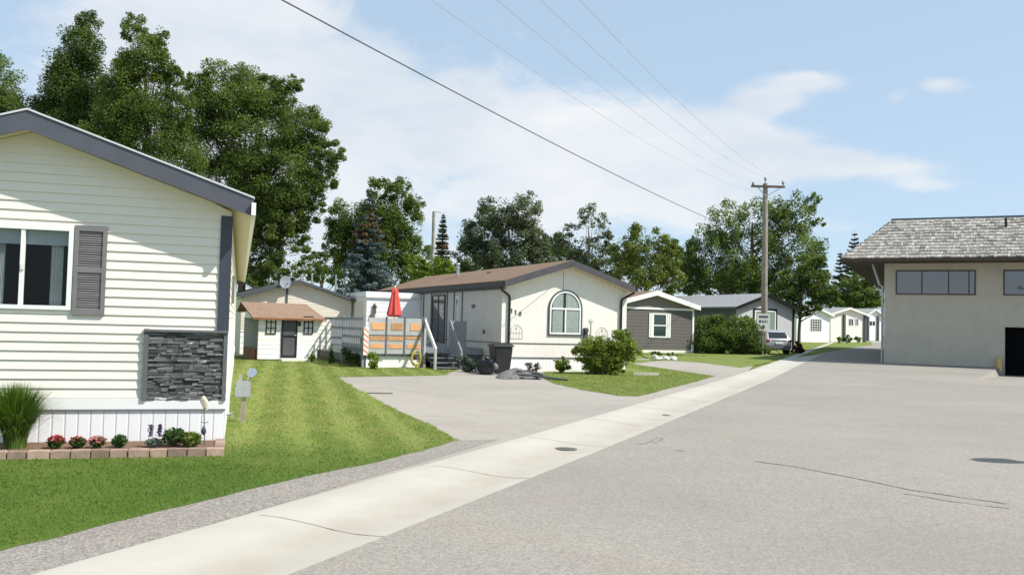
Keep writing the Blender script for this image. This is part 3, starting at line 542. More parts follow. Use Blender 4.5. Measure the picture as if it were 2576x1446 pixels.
q=MB(); q.T=SX; q.box(5.83,7.27,-.035,-.031,.88,2.8); q.build('pane',K['gl'],dr)
m=MB(); m.T=SX; m.box(2.55,2.8,-.04,-.002,2.28,2.42); m.build('wall_vent',K['stframe'],root)
m=MB(); m.T=SX; m.box(1.5,1.58,-.06,-.002,1.3,1.45); m.build('outdoor_socket',K['dgrey'],root)
def flue(parent,x,y,z,h,r,mat,cap=True,nm='flue'):
    f=MB().cyl((x,y,z),(x,y,z+h),r,n=12)
    if cap: f.cyl((x,y,z+h*.72),(x,y,z+h*.78),r*1.5,n=12); f.cyl((x,y,z+h),(x,y,z+h*1.06),r*1.6,r*1.2,n=12)
    return f.build(nm,mat,parent,smooth=True)
p=HF.loc(at(1151,697,41.5)); flue(root,p[0],p[1],p[2]-.15,.75,.075,K['galv'])
p=HF.loc(at(1237,686,38)); MB().box(p[0]-.16,p[0]+.16,p[1]-.16,p[1]+.16,p[2]-.25,p[2]+.02).build('roof_vent',K['dgrey'],root)
# addition behind the deck
aL=HF.on(921,800,8.9)[0]; aR=HF.on(1060,800,8.9)[0]; AZ=2.98
ad=empty('annex',HF.w(0,0),-25,'flat roofed white annex room behind the barricade deck','annex')
m=MB(); lap(m,lambda z:(aL,-.02),.5,AZ-.24,.2,y=8.9); m.build('front_wall',K['white'],ad)
m=MB(); m.box(aL,aL+.02,8.92,11.5,.5,AZ-.2); m.build('side_wall',K['cream'],ad)
MB().box(aL-.05,-.02,8.85,11.6,AZ-.2,AZ).build('roof',K['white'],ad); MB().box(aL-.06,-.02,8.8,8.85,AZ-.26,AZ-.21).build('roof_trim',K['offwhite'],ad)
MB().box(aL,-.02,8.93,11.5,0,.5).build('base',K['skirt'],ad)
MB().box(aL-.03,aL-.001,9.4,10.3,.8,2.55).build('door',K['beige'],ad)
m=MB().box(aL+.28,aL+.42,8.80,8.88,2.0,2.28); m.ball((aL+.35,8.84,2.32),(.10,.06,.12),3,.2); m.ball((aL+.26,8.82,1.9),(.12,.06,.1),5,.2); m.build('hanging_planter',K['bark'],ad)
# --- deck
dk=empty('deck',HF.w(0,0),-25,'raised grey timber deck with orange barricade boards on its front','deck')
dx0=HF.on(917,860,1.6)[0]; dx1=HF.on(1063,860,1.6)[0]; dz=.74
MB().box(dx0,-.03,1.67,8.85,dz-.06,dz).build('floor',K['grey'],dk)
MB().box(dx0,dx1,1.62,1.66,.42,.74).build('rim_board',K['dgrey'],dk)
MB().box(dx0+.1,dx1,1.7,1.72,0,.42).build('skirt_panel',K['white'],dk)
MB().box(dx0,dx0+.02,1.75,8.8,0.1,.40).build('skirt_board',K['dgrey'],dk)
n3=3; wd=(dx1-dx0-.12)/3
for i in range(3):
    a=dx0+.12+wd*i; f=MB()
    f.box(a+.01,a+wd-.02,1.60,1.625,.50,1.80); pn=f.build('barrier_board',K['pale'],dk)
    o_=MB(); o_.tint=random.Random(i).random()
    o_.box(a+.12+.04*i,a+wd-.07-.02*i,1.585,1.599,1.36,1.62); o_.tint=.3; o_.box(a+.06,a+wd-.05,1.585,1.599,.98+(.06 if i==2 else 0),1.14); o_.tint=.8; o_.box(a+.08,a+wd-.08,1.585,1.599,.70,.86); o_.build('orange_plate',K['orange'],pn)
    MB().box(a+.03,a+wd-.04,1.582,1.60,1.17,1.19).build('slat_gap',K['stframe'],pn)
    MB().box(a+wd-.025,a+wd+.015,1.57,1.66,.42,1.84).build('post',K['stframe'],dk)
hz=MB().box(dx0-.04,dx0+.13,1.575,1.598,.45,1.45).build('hazard_board',K['white'],dk)
m=MB()
for k in range(5): z=.5+.19*k; m.add([(dx0-.038,1.572,z+.10),(dx0+.128,1.572,z-.03),(dx0+.128,1.572,z+.06),(dx0-.038,1.572,z+.19)],[(0,1,2,3)])
m.build('stripe',M('hazard_orange',(.75,.28,.17),.6,.1,5),hz)
# lattice side railing along x=dx0, from y=1.7 to 8.8 and returning panels
m=MB(); yl0,yl1=1.75,4.6
for z in (.5,.8,1.1,1.4,1.76): m.box(dx0-.03,dx0+.01,yl0,yl1,z-.03,z+.035)
k=0; yv=yl0
while yv<yl1:
    m.box(dx0-.035,dx0+.015,yv,yv+.07,.42,1.8); yv+=.26
m.build('side_railing',K['grey'],dk)
m=MB(); 
for z in (1.0,1.4,1.76): m.box(dx0-.03,dx0+.01,yl1,8.8,z-.03,z+.035)
yv=yl1+.1
while yv<8.8: m.box(dx0-.03,dx0+.01,yv,yv+.05,.7,1.78); yv+=.22
m.build('side_railing',K['grey'],dk)
for xx,yv in ((dx0,1.72),(dx0,4.6),(dx0,8.7),(dx1,1.7)): MB().box(xx-.05,xx+.04,yv-.04,yv+.05,0,1.86).build('post',K['grey'],dk)
# stairs at the right part, descending towards the driveway
sx0=HF.on(1072,820,1.6)[0]; sx1=HF.on(1131,809,1.6)[0]
sto=MB()
for k in range(4): zz=dz-.165*(k+1); yk=1.62-.29*(k+1); sto.box(sx0,sx1,yk,yk+.31,zz-.04,zz).box(sx0,sx1,yk+.27,yk+.29,zz-.165,zz-.04)
sto.build('stair_treads',K['stframe'],dk)
MB().box(sx0,-.05,1.62,1.66,.50,.72).build('riser_board',K['grey'],dk); MB().box(sx1+.02,-.05,1.67,1.69,0,.50).build('skirt_panel',K['dgrey'],dk)
MB().bar((sx0-.03,1.66,dz+1.0),(sx0-.03,.42,.70),.15,.05).build('handrail',K['white'],dk)
MB().box(sx0-.08,sx0+.01,1.57,1.66,0,dz+1.10).build('newel_post',K['pale'],dk); MB().box(sx0-.08,sx0,.38,.47,0,.74).build('newel_post',K['pale'],dk)
MB().bar((sx1+.03,1.66,dz+1.0),(sx1+.03,.42,.62),.15,.05).build('handrail',K['grey'],dk)
MB().box(sx1+.0,sx1+.08,1.57,1.66,0,dz+1.05).build('newel_post',K['grey'],dk); MB().box(sx1,sx1+.07,.38,.47,0,.66).build('newel_post',K['grey'],dk)
px1=min(HF.on(1174,820,1.6)[0],-.06); MB().box(sx1+.09,px1,1.60,1.64,.42,dz+1.02).build('end_panel',K['grey'],dk)
# umbrella on deck
uo=HF.w(HF.on(990,860,4.6)[0],4.6,dz)
u=empty('patio_umbrella',uo,-25,'closed red patio umbrella standing on the deck','umbrella')
MB().cyl((0,0,0),(0,0,2.3),.022).build('pole',K['offwhite'],u); MB().cyl((0,0,0),(0,0,.09),.24,.22,n=20).build('base',K['dgrey'],u)
uz=at(990,725,36.6)[2]-dz-HF.o[2]; ub=at(990,797,36.6)[2]-dz
MB().lathe([(.20,ub),(.275,ub+.07),(.255,ub+.2),(.205,ub+.45),(.16,ub+.72),(.125,uz-.24),(.13,uz-.15),(.07,uz-.05),(.012,uz)],n=28,wob=lambda j,z:.16*math.cos(j*math.pi*2/28*7)).build('canopy',K['red'],u,smooth=True)
MB().lathe([(.012,uz-.02),(.03,uz+.02),(.008,uz+.08)],n=10).build('finial',K['white'],u)
# yellow hose reel
ho=HF.w(HF.on(1046,905,1.35)[0],1.35); hr=empty('garden_hose',ho,-25,'coiled yellow garden hose hanging below the deck front','hose')
m=MB(); cx=0; pts=[]
for i in range(150): a=i*.21; rr=.20+.03*math.sin(i*.13); pts.append((rr*math.cos(a)*(.85),-.03+.045*math.sin(i*.37),.36+rr*math.sin(a)*1.25))
m.tube(pts,.014,6); m.tube([(.1,-.05,.12),(-.02,-.2,.03),(.15,-.35,.02),(.3,-.2,.02)],.014,6); m.build('coil',K['yellow'],hr,smooth=True)
MB().box(-.06,.06,0,.12,.3,.42).build('bracket',K['dgrey'],hr)
# --- dish house
CF=Fr((-7.41,41.35,.09),-25)
x0=CF.on(606,800)[0]; pk=CF.on(741,703,-.3); W=-x0; cx=x0/2
root=empty('mobile_home',CF.o,-25,'beige gabled house with a satellite dish on its roof edge, behind the small white shed','house')
eL=CF.on(880,752,-.3)[2]; zt=pk[2]-CF.o[2]+CF.o[2]
ze2=eL-.0; zz=pk[2]
mb=MB(); lap(mb,gable_xr(x0,0,ze2-.1,zz-.12),1.0,zz-.14,.115); mb.build('siding',K['beige'],root)
mb=MB(); lap(mb,lambda z:(x0,0),.0,1.0,.25); mb.build('lower_siding',K['white'],root); MB().box(x0,.0,-.03,-.014,.98,1.03).build('trim_band',K['white'],root)
MB().box(-.02,0,.02,12,0,ze2-.1).box(x0,x0+.02,.02,12,0,ze2-.1).box(x0,0,12,12.02,0,ze2-.1).build('side_wall',K['beige'],root)
roof(root,x0,0,12,ze2,zz,.3,.12,K['rdark'],K['dgrey'],.13)
sx_=CF.on(722,730)[0]; MB().box(sx_-.04,sx_+.04,-.05,-.01,2.2,3.1).build('mast_bracket',K['dgrey'],root)
p=CF.loc(at(843,712,44)); 
for (vx,vt,vb,D_,r_) in ((785,690,708,46,.05),(845,691,726,45,.045)):
    a=CF.loc(at(vx,vt,D_)); b=CF.loc(at(vx,vb+6,D_)); flue(root,a[0],a[1],b[2],a[2]-b[2],r_,K['galv'],vx<800)
do=CF.w(*CF.on(717,728,-.42)[:2],0); ds=empty('satellite_dish',(do[0],do[1],CF.on(717,728,-.42)[2]),-25,'round grey satellite dish on the beige house roof','satellite dish')
m=MB(); N=20; V=[(0,0,0)]
for q in range(1,5):
    rr=.25*q/4
    for i in range(N): a=2*math.pi*i/N; V.append((rr*math.cos(a),-.35*rr*rr,rr*1.12*math.sin(a)))
F=[(0,1+i,1+(i+1)%N) for i in range(N)]+[(1+N*k+i,1+N*(k+1)+i,1+N*(k+1)+(i+1)%N,1+N*k+(i+1)%N) for k in range(3) for i in range(N)]
m.add([(a,b+.0,c+.42) for a,b,c in V],F); m.build('reflector',K['galv'],ds,smooth=True); MB().tube([(0,.02,.42),(0,.12,.3),(0,.14,0)],.02).build('mast',K['galv'],ds); MB().tube([(0,-.02,.2),(.02,-.3,.32)],.012).box(0,.05,-.34,-.28,.30,.36).build('feed_arm',K['dgrey'],ds)
# --- shed
SF=Fr(G(647,906),-27)
W=SF.on(797,870)[0]; ht=SF.on(672,796)[2]-SF.o[2]
root=empty('garden_shed',SF.o,-27,'small white garden shed with tan roof, black door and two gridded windows','shed')
mb=MB(); lap(mb,lambda z:(0,W),.05,ht,.2); mb.build('front_wall',K['white'],root)
mb=MB(); mb.T=SX; lap(mb,lambda z:(0,3.0),.45,ht-.03,.16); mb.T=None; mb.build('side_wall',K['offwhite'],root)
MB().add([(0,0,ht-.03),(0,3.0,ht-.03),(0,2.4,ht+.5)],[(0,1,2)]).add([(W-.01,0,ht-.03),(W-.01,3.0,ht-.03),(W-.01,2.4,ht+.5)],[(0,1,2)]).box(W-.02,W,0.02,3,0,ht-.03).box(0,W,2.98,3,0,ht-.03).build('end_wall',K['white'],root)
MB().box(-.0,.02,.05,3,0,.45).box(-.05,-.012,.3,2.6,0,.42).build('base_board',K['rust'],root)
rt=.62; m=MB(); m.add([(-.28,-.28,ht-.02),(W+.28,-.28,ht-.02),(W+.10,2.4,ht+rt),(-.28,2.4,ht+rt),(-.28,-.28,ht-.07),(W+.28,-.28,ht-.07),(W+.10,2.4,ht+rt-.05),(-.28,2.4,ht+rt-.05)],[(0,1,2,3),(7,6,5,4),(0,4,5,1),(1,5,6,2),(2,6,7,3),(3,7,4,0)])
m.add([(-.28,2.4,ht+rt),(W+.1,2.4,ht+rt),(W+.2,3.3,ht+.2),(-.28,3.3,ht+.2)],[(0,1,2,3)]); m.build('roof',K['rtan'],root)
MB().box(-.29,W+.29,-.31,-.281,ht-.09,ht-.015).build('fascia',K['rust'],root)
dxa,dxb=SF.on(707,850)[0],SF.on(747,850)[0]
dr=MB().ring([(dxa,.12),(dxb,.12),(dxb,ht-.03),(dxa,ht-.03)],[(dxa+.07,.2),(dxb-.07,.2),(dxb-.07,ht-.11),(dxa+.07,ht-.11)],-.05,0).box(dxa+.07,dxb-.07,-.05,0,.93,1.0).build('door',K['black'],root)
MB().box(dxa+.07,dxb-.07,-.03,-.02,.2,ht-.11).build('screen',K['dgrey'],dr); MB().box(dxb-.12,dxb-.04,-.08,-.05,.98,1.03).build('handle',K['galv'],dr)
for a,b in ((668,694),(763,787)):
    p,q=SF.on(a,830)[0],SF.on(b,830)[0]; zt=SF.on(a,795)[2]; zb_=SF.on(a,840)[2]
    window(root,p,q,zb_,zt,fr=.045,fm=K['black'],mull=((p+q)/2,),trans=(zb_+(zt-zb_)/3,zb_+(zt-zb_)*2/3),back=K['white'],gl=K['clear'])  # white backing paints in the bright reflection on the panes
MB().box(dxb+.03,dxb+.11,-.10,-.015,ht-.32,ht-.14).build('wall_lamp',K['black'],root)
MB().box(dxa-.1,dxb+.5,-.75,-.1,0,.09).build('step',K['offwhite'],root)
# --- grey house with white trim
F3=Fr((11.24,55.26,.22),-25)
x0=F3.on(1578,860)[0]; cxp=F3.on(1652.5,731.9,-.3); zp3=cxp[2]; ze3=F3.on(1755,774,-.3)[2]+.0
root=empty('mobile_home',F3.o,-25,'dark grey sided house with bright white trim and one white shuttered window','house')
x0=min(x0,2*cxp[0]); zf=F3.on(1700,778)[2]
mb=MB(); lap(mb,lambda z:(x0,0),.18,zf-.06,.2); mb.build('siding',K['grey_s'],root)
gf=gable_xr(x0,0,zf,zp3-.15); mb=MB(); lap(mb,gf,zf+.06,zp3-.2,.17); mb.build('gable_siding',M('grey_gable_siding',(.20,.185,.165),.6,.05,2),root)
MB().box(x0-.02,.02,-.06,-.015,zf-.06,zf+.06).build('frieze_board',K['white'],root)
MB().box(-.07,.05,-.05,.0,.0,zf-.06).build('corner_board',K['white'],root); MB().box(x0-.05,x0+.07,-.05,.0,0,zf-.06).build('corner_board',K['white'],root)
MB().box(x0,0,.0,.02,-.1,.18).box(x0,x0+.02,.02,15,-.1,zf).box(-.02,0,.02,15,-.1,zf).box(x0,0,15,15.02,-.1,zf).build('side_wall',K['offwhite'],root)
roof(root,x0,0,15,ze3+.12,zp3+.03,.35,.28,K['rbrown'],K['white'],.28,sm=K['white'])
a,b=F3.on(1641,820)[0],F3.on(1677,820)[0]; zt,zb_=F3.on(1660,788)[2],F3.on(1660,849)[2]
window(root,a,b,zb_,zt,fr=.08,trans=((zt+zb_)/2,),back=K['tin'])
for q in (a-.26,b+.02): MB().box(q,q+.10,-.06,-.01,zb_,zt).box(q+.14,q+.24,-.06,-.01,zb_,zt).build('shutter',K['white'],root)
MB().tube([(-.1,-.06,.5),(-.1,-.08,.25),(-.25,-.2,.08)],.05).build('downspout',K['white'],root)
# --- grey roofed house behind the hedge
F4=Fr((F4o:=at(1996,870,67))*np.array([1,1,0])+np.array([0,0,.33]),-25)
pk=F4.on(1926,737,-.4); x0=2*F4.on(1926,760)[0]; ze4=F4.on(2018,778,-.4)[2]
root=empty('mobile_home',F4.o,-25,'pale grey house with light grey roof and black trimmed picture window, behind the hedge','house')
h4=ze4-.05
MB().add([(x0,0,0),(0,0,0),(0,0,h4),(x0/2,0,pk[2]-.2),(x0,0,h4)],[(0,1,2,3,4)]).build('front_wall',grooved('pale_panel',(.56,.56,.58),.12,0,.3,.04,(.5,.48,.45),.2),root)
MB().box(x0,x0+.02,.01,17,0,h4).box(-.02,0,.01,17,0,h4).box(x0,0,17,17.02,0,h4).build('side_wall',K['dgrey'],root)
roof(root,x0,0,17,ze4+.02,pk[2],.4,.3,K['rgrey'],K['black'],.22,sm=K['dgrey'])
MB().box(-.14,.02,-.04,-.005,0,h4).build('corner_board',K['black'],root)
a,b=F4.on(1898,800)[0],F4.on(1951,800)[0]; zt,zb_=F4.on(1925,781)[2],F4.on(1925,832)[2]
window(root,a,b,zb_,zt,fr=.1,mull=((a+b)/2,),back=K['curt'],trim=K['black'],tw=.14,gl=K['glg'])
# --- three far houses
def farhouse(xl,xr,base,ytop,xpk,ypk,D,mat,rm,fm,label,az=-25,win=(),posts=(),grid=False):
    o=at(xr,base,D); Fx=Fr((o[0],o[1],tz(o[0],o[1])),az); x0=Fx.on(xl,base)[0]; e=Fx.on(xr,ytop)[2]-0; pk=Fx.on(xpk,ypk,-.3)[2]
    e-=0; r=empty('mobile_home',Fx.o,az,label,'house')
    m=MB(); lap(m,gable_xr(x0,0,e,pk-.15),.0,pk-.2,.25); m.build('siding',mat,r); MB().box(x0,x0+.02,.02,12,0,e).box(-.02,0,.02,12,0,e).box(x0,0,12,12.02,0,e).build('side_wall',mat,r)
    roof(r,x0,0,12,e+.05,pk,.35,.35,rm,fm,.22,sm=K['offwhite'])
    for (a,b,t,bt,kw) in win:
        p,q=Fx.on(a,t)[0],Fx.on(b,t)[0]; z1,z0_=Fx.on(a,t)[2],Fx.on(a,bt)[2]
        if kw=='grid': window(r,p,q,z0_,z1,fr=.06,mull=[p+(q-p)*k/5 for k in range(1,5)],trans=[z0_+(z1-z0_)*k/5 for k in range(1,5)])
        else: window(r,p,q,z0_,z1,fr=.08,mull=((p+q)/2,))
    for vx in posts: px=Fx.on(vx,830)[0]; MB().box(px-.15,px+.15,-.2,-.02,0,e).build('trim_post',K['dgrey'],r)
    return r,Fx
farhouse(2003,2086,862,793,2048,768,99,K['white'],K['rgrey'],K['white'],'white house with a large gridded black window, right of the grey gabled house',win=[(2038,2067,801,833,'grid')])
farhouse(2089,2176,860,793,2139,773,106,K['cream'],K['rgrey'],K['offwhite'],'cream house with dark trim posts and shutters, third from the end of the street',win=[(2134,2147,800,820,''),(2150,2160,800,820,'')],posts=(2122,2174))
farhouse(2180,2216,856,795,2190,775,118,K['white'],K['rpale'],K['offwhite'],'white porch house farthest along the street, next to the stucco building',win=[(2186,2202,806,820,'')],posts=(2182,2207))
# --- stucco building on the right
root=empty('hall_building',BF.o,26,'tall stucco building on the right with wood shake mansard roof and high windows','building')
BH=BF.on(2228,655)[2]-BF.o[2]; W=16; DP=30; u0=DOORU0+.14
dzt=BF.on(2528,815)[2]-BF.o[2]; zbm=-.75
d0_,d1_=u0,u0+3.6
m=MB(); m.add([(0,0,zbm),(d0_,0,zbm),(d0_,0,BH),(0,0,BH)],[(0,1,2,3)]).add([(d0_,0,dzt),(d1_,0,dzt),(d1_,0,BH),(d0_,0,BH)],[(0,1,2,3)]).add([(d1_,0,zbm),(W,0,zbm),(W,0,BH),(d1_,0,BH)],[(0,1,2,3)])
m.add([(0,0,zbm),(0,DP,zbm),(0,DP,BH),(0,0,BH)],[(3,2,1,0)]).add([(W,0,zbm),(W,DP,zbm),(W,DP,BH),(W,0,BH)],[(0,1,2,3)]).add([(0,DP,zbm),(W,DP,zbm),(W,DP,BH),(0,DP,BH)],[(3,2,1,0)]); m.build('walls',K['stucco'],root)
m=MB(); m.add([(d0_,0,zbm),(d0_,.5,zbm),(d0_,.5,dzt),(d0_,0,dzt)],[(0,1,2,3)]).add([(d1_,0,zbm),(d1_,.5,zbm),(d1_,.5,dzt),(d1_,0,dzt)],[(3,2,1,0)]).add([(d0_,0,dzt),(d1_,0,dzt),(d1_,.5,dzt),(d0_,.5,dzt)],[(3,2,1,0)]); m.build('door_jamb',K['ltgrey'],root)
MB().box(d0_,d1_,.45,.5,zbm,dzt).build('overhead_door',M('door_black',(.004,.004,.005),.9,.1,3,spec=.1),root)
ho_,hi=2.0,2.05; zt_=BF.on(2230,546)[2]-BF.o[2]
ev=BH-.02
MB().add([(-ho_,-ho_,ev),(W+ho_,-ho_,ev),(W+ho_,DP+ho_,ev),(-ho_,DP+ho_,ev)],[(3,2,1,0)]).box(-ho_-.02,W+ho_,-ho_-.03,-ho_,ev-.02,ev+.14).box(-ho_-.03,-ho_,-ho_,DP+ho_,ev-.02,ev+.14).build('soffit',M('brown_soffit',(.07,.052,.04),.7,.1,3),root)
# mansard slopes: hip rising from the overhang edge
run=2.35; ez=ev+.14; z_t=zt_
cor=lambda k:(-ho_+run*k,-ho_+run*k,ez+(z_t-ez)*k)
c0,c1=cor(0),cor(1)
m=MB().add([(c0[0],c0[1],c0[2]),(W+ho_,c0[1],c0[2]),(W+ho_,c1[1],c1[2]),(c1[0],c1[1],c1[2])],[(0,1,2,3)]).add([(c0[0],c0[1],c0[2]),(c1[0],c1[1],c1[2]),(c1[0],DP,c1[2]),(c0[0],DP+ho_,c0[2])],[(0,1,2,3)]).add([(c1[0],c1[1],c1[2]),(W+ho_,c1[1],c1[2]),(W+ho_,DP,c1[2]),(c1[0],DP,c1[2])],[(0,1,2,3)])
rf=m.build('roof',K['dgrey'],root)
mb=MB(); rg=random.Random(8); NR=13
for r_ in range(NR):
    k0=r_/NR; k1=(r_+1.35)/NR; a=cor(k0); b=cor(min(k1,1.02)); x=a[0]
    while x<W+1.5:
        wd_=rg.uniform(.10,.26); j=rg.uniform(-.02,.02); th=rg.uniform(.03,.06); mb.tint=min(1,max(0,rg.gauss(.5,.3)))
        xs=max(x,a[0]); xl_=max(xs,b[0]-.0)
        y0_,z0_=a[1]-.03+j*.5,a[2]+j; dz_=.012
        top0=max(xs,b[0]) if xs+wd_>b[0] else xs+wd_
        if xs+wd_>b[0]:
            mb.add([(xs,y0_,z0_),(xs+wd_-.012,y0_,z0_),(xs+wd_-.012,y0_-.012,z0_+th),(xs,y0_-.012,z0_+th),(min(top0,xs+wd_-.012),b[1]-.01,b[2]+.012),(xs+wd_-.012,b[1]-.01,b[2]+.012)],[(0,1,2,3),(3,2,5,4),(0,3,4),(1,5,2)])
        else:
            f_=(xs-a[0])/(b[0]-a[0]); f2=(xs+wd_-a[0])/(b[0]-a[0])
            mb.add([(xs,y0_,z0_),(xs+wd_-.012,y0_,z0_),(xs+wd_-.012,y0_-.012,z0_+th),(xs,y0_-.012,z0_+th),(xs,a[1]+(b[1]-a[1])*f_,a[2]+(b[2]-a[2])*f_+.02),(xs+wd_-.012,a[1]+(b[1]-a[1])*f2,a[2]+(b[2]-a[2])*f2+.02)],[(0,1,2,3),(3,2,5,4),(0,3,4),(1,5,2)])
        x+=wd_
# left hip side
for r_ in range(NR):
    k0=r_/NR; k1=(r_+1.35)/NR; a=cor(k0); b=cor(min(k1,1.02)); y=a[1]
    while y<DP:
        wd_=rg.uniform(.14,.3); mb.tint=rg.random(); mb.add([(a[0]-.03,y,a[2]),(a[0]-.03,y+wd_-.012,a[2]),(a[0]-.04,y+wd_-.012,a[2]+.05),(a[0]-.04,y,a[2]+.05),(b[0]-.01,max(y,b[1]),b[2]+.012),(b[0]-.01,max(y,b[1])+wd_-.012,b[2]+.012)],[(1,0,3,2),(2,3,4,5)]); y+=wd_
mb.build('shakes',K['shake'],rf)
MB().box(c1[0]-.04,W+ho_,c1[1]-.05,c1[1]+.05,c1[2]+.0,c1[2]+.09).build('ridge_flashing',M('teal_flashing',(.10,.14,.17),.5,.1,3),root)
MB().cyl((BF.on(2531,560,-.5)[0],-.3,z_t-.75),(BF.on(2531,560,-.5)[0],-.3,z_t-.1),.06).build('vent_pipe',K['black'],root)
zt,zb_=BF.on(2255,673)[2]-BF.o[2],BF.on(2255,734)[2]-BF.o[2]
xa,xb=BF.on(2253.5,700)[0],BF.on(2455,700)[0]; q=(xb-xa)/3
K['tgl']=glassmat('bronze_glass',(.72,.68,.70),.10)
window(root,xa,xb,zb_,zt,fr=.07,fm=K['brz'],mull=(xa+q,xa+2*q,xb-.32),back=K['tin'],gl=K['tgl'])
xa2=BF.on(2524,700)[0]; window(root,xa2,xa2+(xb-xa),zb_,zt,fr=.07,fm=K['brz'],mull=(xa2+q,xa2+2*q),back=K['tin'],gl=K['tgl'])
MB().tube([(-.6,.25,BH-.05),(-.25,.25,BH-1.15),(-.10,.25,BH-1.25),(-.10,.25,0)],.07).build('downspout',K['galv'],root)
g=BF.w(DOORU0-.12,-.3); bo=empty('bollard',(g[0],g[1],tz(g[0],g[1])-.05),26,'short yellow bollard at the corner of the black loading door','bollard')
gz_=BF.on(2513,905,-.3)[2]
MB().lathe([(.13,-.35),(.13,.45),(.11,.52),(.05,.55)],n=16).build('post',K['yel'],bo,smooth=True); MB().tube([(.2,0,-.4),(.2,0,.45),(.24,.1,.55)],.03).build('guard_pipe',K['galv'],bo)
# ---------------------------------------------------------------- leaves
def leafmesh(name,P,size,tint,mat,parent,rng,flat=.35,asp=.55,up=None):
    n=len(P); a=rng.normal(size=(n,3))*np.array([1,1,1-flat]); 
    if up is not None: a=a*np.array([.5,.5,.5])+up
    a/=np.linalg.norm(a,axis=1)[:,None]; b=rng.normal(size=(n,3)); b[:,2]*=(1-flat); b-=a*np.sum(a*b,1)[:,None]; b/=np.linalg.norm(b,axis=1)[:,None]
    s=(size*(rng.uniform(.6,1.35,n)))[:,None]; V=np.stack([P-a*s,P+b*s*asp,P+a*s,P-b*s*asp],1).reshape(-1,3).astype(np.float32)
    me=bpy.data.meshes.new(name); me.vertices.add(4*n); me.vertices.foreach_set('co',V.ravel()); me.loops.add(4*n); me.loops.foreach_set('vertex_index',np.arange(4*n,dtype=np.int32))
    me.polygons.add(n); me.polygons.foreach_set('loop_start',np.arange(0,4*n,4,dtype=np.int32)); 
    t=me.attributes.new('tint','FLOAT','POINT'); t.data.foreach_set('value',np.repeat(tint,4).astype(np.float32)); me.materials.append(mat); me.update(calc_edges=True)
    o=bpy.data.objects.new(name,me); link(o,parent); return o
GREENS=dict(mid=leafmat('leaf_green',(.055,.095,.022),(.235,.295,.08),.45,.5),deep=leafmat('leaf_deep_green',(.038,.072,.020),(.17,.225,.062),.4,.42),silver=leafmat('leaf_silver_green',(.060,.080,.048),(.22,.25,.145),.4),
 lime=leafmat('leaf_lime',(0.099,0.165,0.017),(0.314,0.396,0.049),.8),yel=leafmat('leaf_olive',(0.091,0.140,0.023),(0.281,0.297,0.074),.5),
 spruce=leafmat('needle_blue',(.022,.042,.038),(.14,.20,.20),.8,.12),dspruce=leafmat('needle_dark',(0.017,0.036,0.020),(0.074,0.116,0.066),.8,.1),brown=leafmat('needle_brown',(.07,.045,.02),(.20,.13,.07),.9,.15),purple=leafmat('leaf_purple',(.032,.036,.034),(.11,.105,.10),.9,.15),
 wine=leafmat('leaf_wine',(.03,.008,.012),(.09,.03,.03),3,.2),hosta=leafmat('leaf_hosta',(.06,.11,.02),(.26,.30,.07),6,.3),garden=leafmat('leaf_garden',(.018,.05,.010),(.07,.14,.025),5,.3),grassy=leafmat('ornamental_grass_blade',(.035,.085,.012),(.17,.25,.04),4,.35),
 pink=leafmat('petal_pink',(.45,.12,.14),(.80,.35,.38),9,.3),redf=leafmat('petal_red',(.30,.02,.035),(.62,.10,.13),9,.3),violet=leafmat('petal_violet',(.10,.07,.16),(.26,.20,.36),9,.3),grsh=leafmat('leaf_grey_green',(.05,.08,.06),(.17,.21,.17),3,.3),oran=leafmat('petal_orange',(.5,.2,.03),(.8,.4,.1),9,.3))
def crown(lobes,D,seed,dens=1.55,cl=.24,shell=.5,vert=1.0,lsz=1.1,ncl=1.0,depthf=.85):
    """leaf positions from ellipsoid lobes given as (x,y,rx,ry) seen at distance D"""
    rng=np.random.default_rng(seed); P=[];T=[];C=[]; px=D/893.
    for (x,y,rx,ry,*dd) in lobes:
        Dl=D+(dd[0] if dd else 0); c=at(x,y,Dl); rxm=rx*Dl/FV; rzm=ry*Dl/FV; rym=min(rxm,rzm)*depthf if rxm<rzm*1.4 else rxm*.6
        area=math.pi*rx*ry*(1024/2576)**2; nc=int(max(5,(10+area/95)*ncl)); nl=area*2.0*dens*px**2/( (px*lsz/1.0)**2)
        u=rng.normal(size=(nc,3)); u/=np.linalg.norm(u,axis=1)[:,None]; r=shell+(1-shell)*rng.random(nc)**.5
        cen=c+u*r[:,None]*np.array([rxm,rym,rzm])*.92; crad=cl*min(rxm,rzm)*rng.uniform(.55,1.35,nc); wts=crad**2/np.sum(crad**2)
        for k in range(nc):
            m=int(nl*wts[k])+3; v=rng.normal(size=(m,3)); v/=np.linalg.norm(v,axis=1)[:,None]; q=crad[k]*rng.random(m)[:,None]**.42
            pts=cen[k]+v*q*np.array([1.15,1.15,.85*vert]); P.append(pts); T.append(np.clip(rng.normal(rng.normal(.47,.14),.10,m),0,1)); C.append(cen[k])
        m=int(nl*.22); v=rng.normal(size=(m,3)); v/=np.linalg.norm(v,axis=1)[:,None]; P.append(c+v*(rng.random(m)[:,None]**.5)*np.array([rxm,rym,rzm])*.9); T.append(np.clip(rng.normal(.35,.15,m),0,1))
    return np.concatenate(P),np.concatenate(T),np.array(C),px*lsz,rng
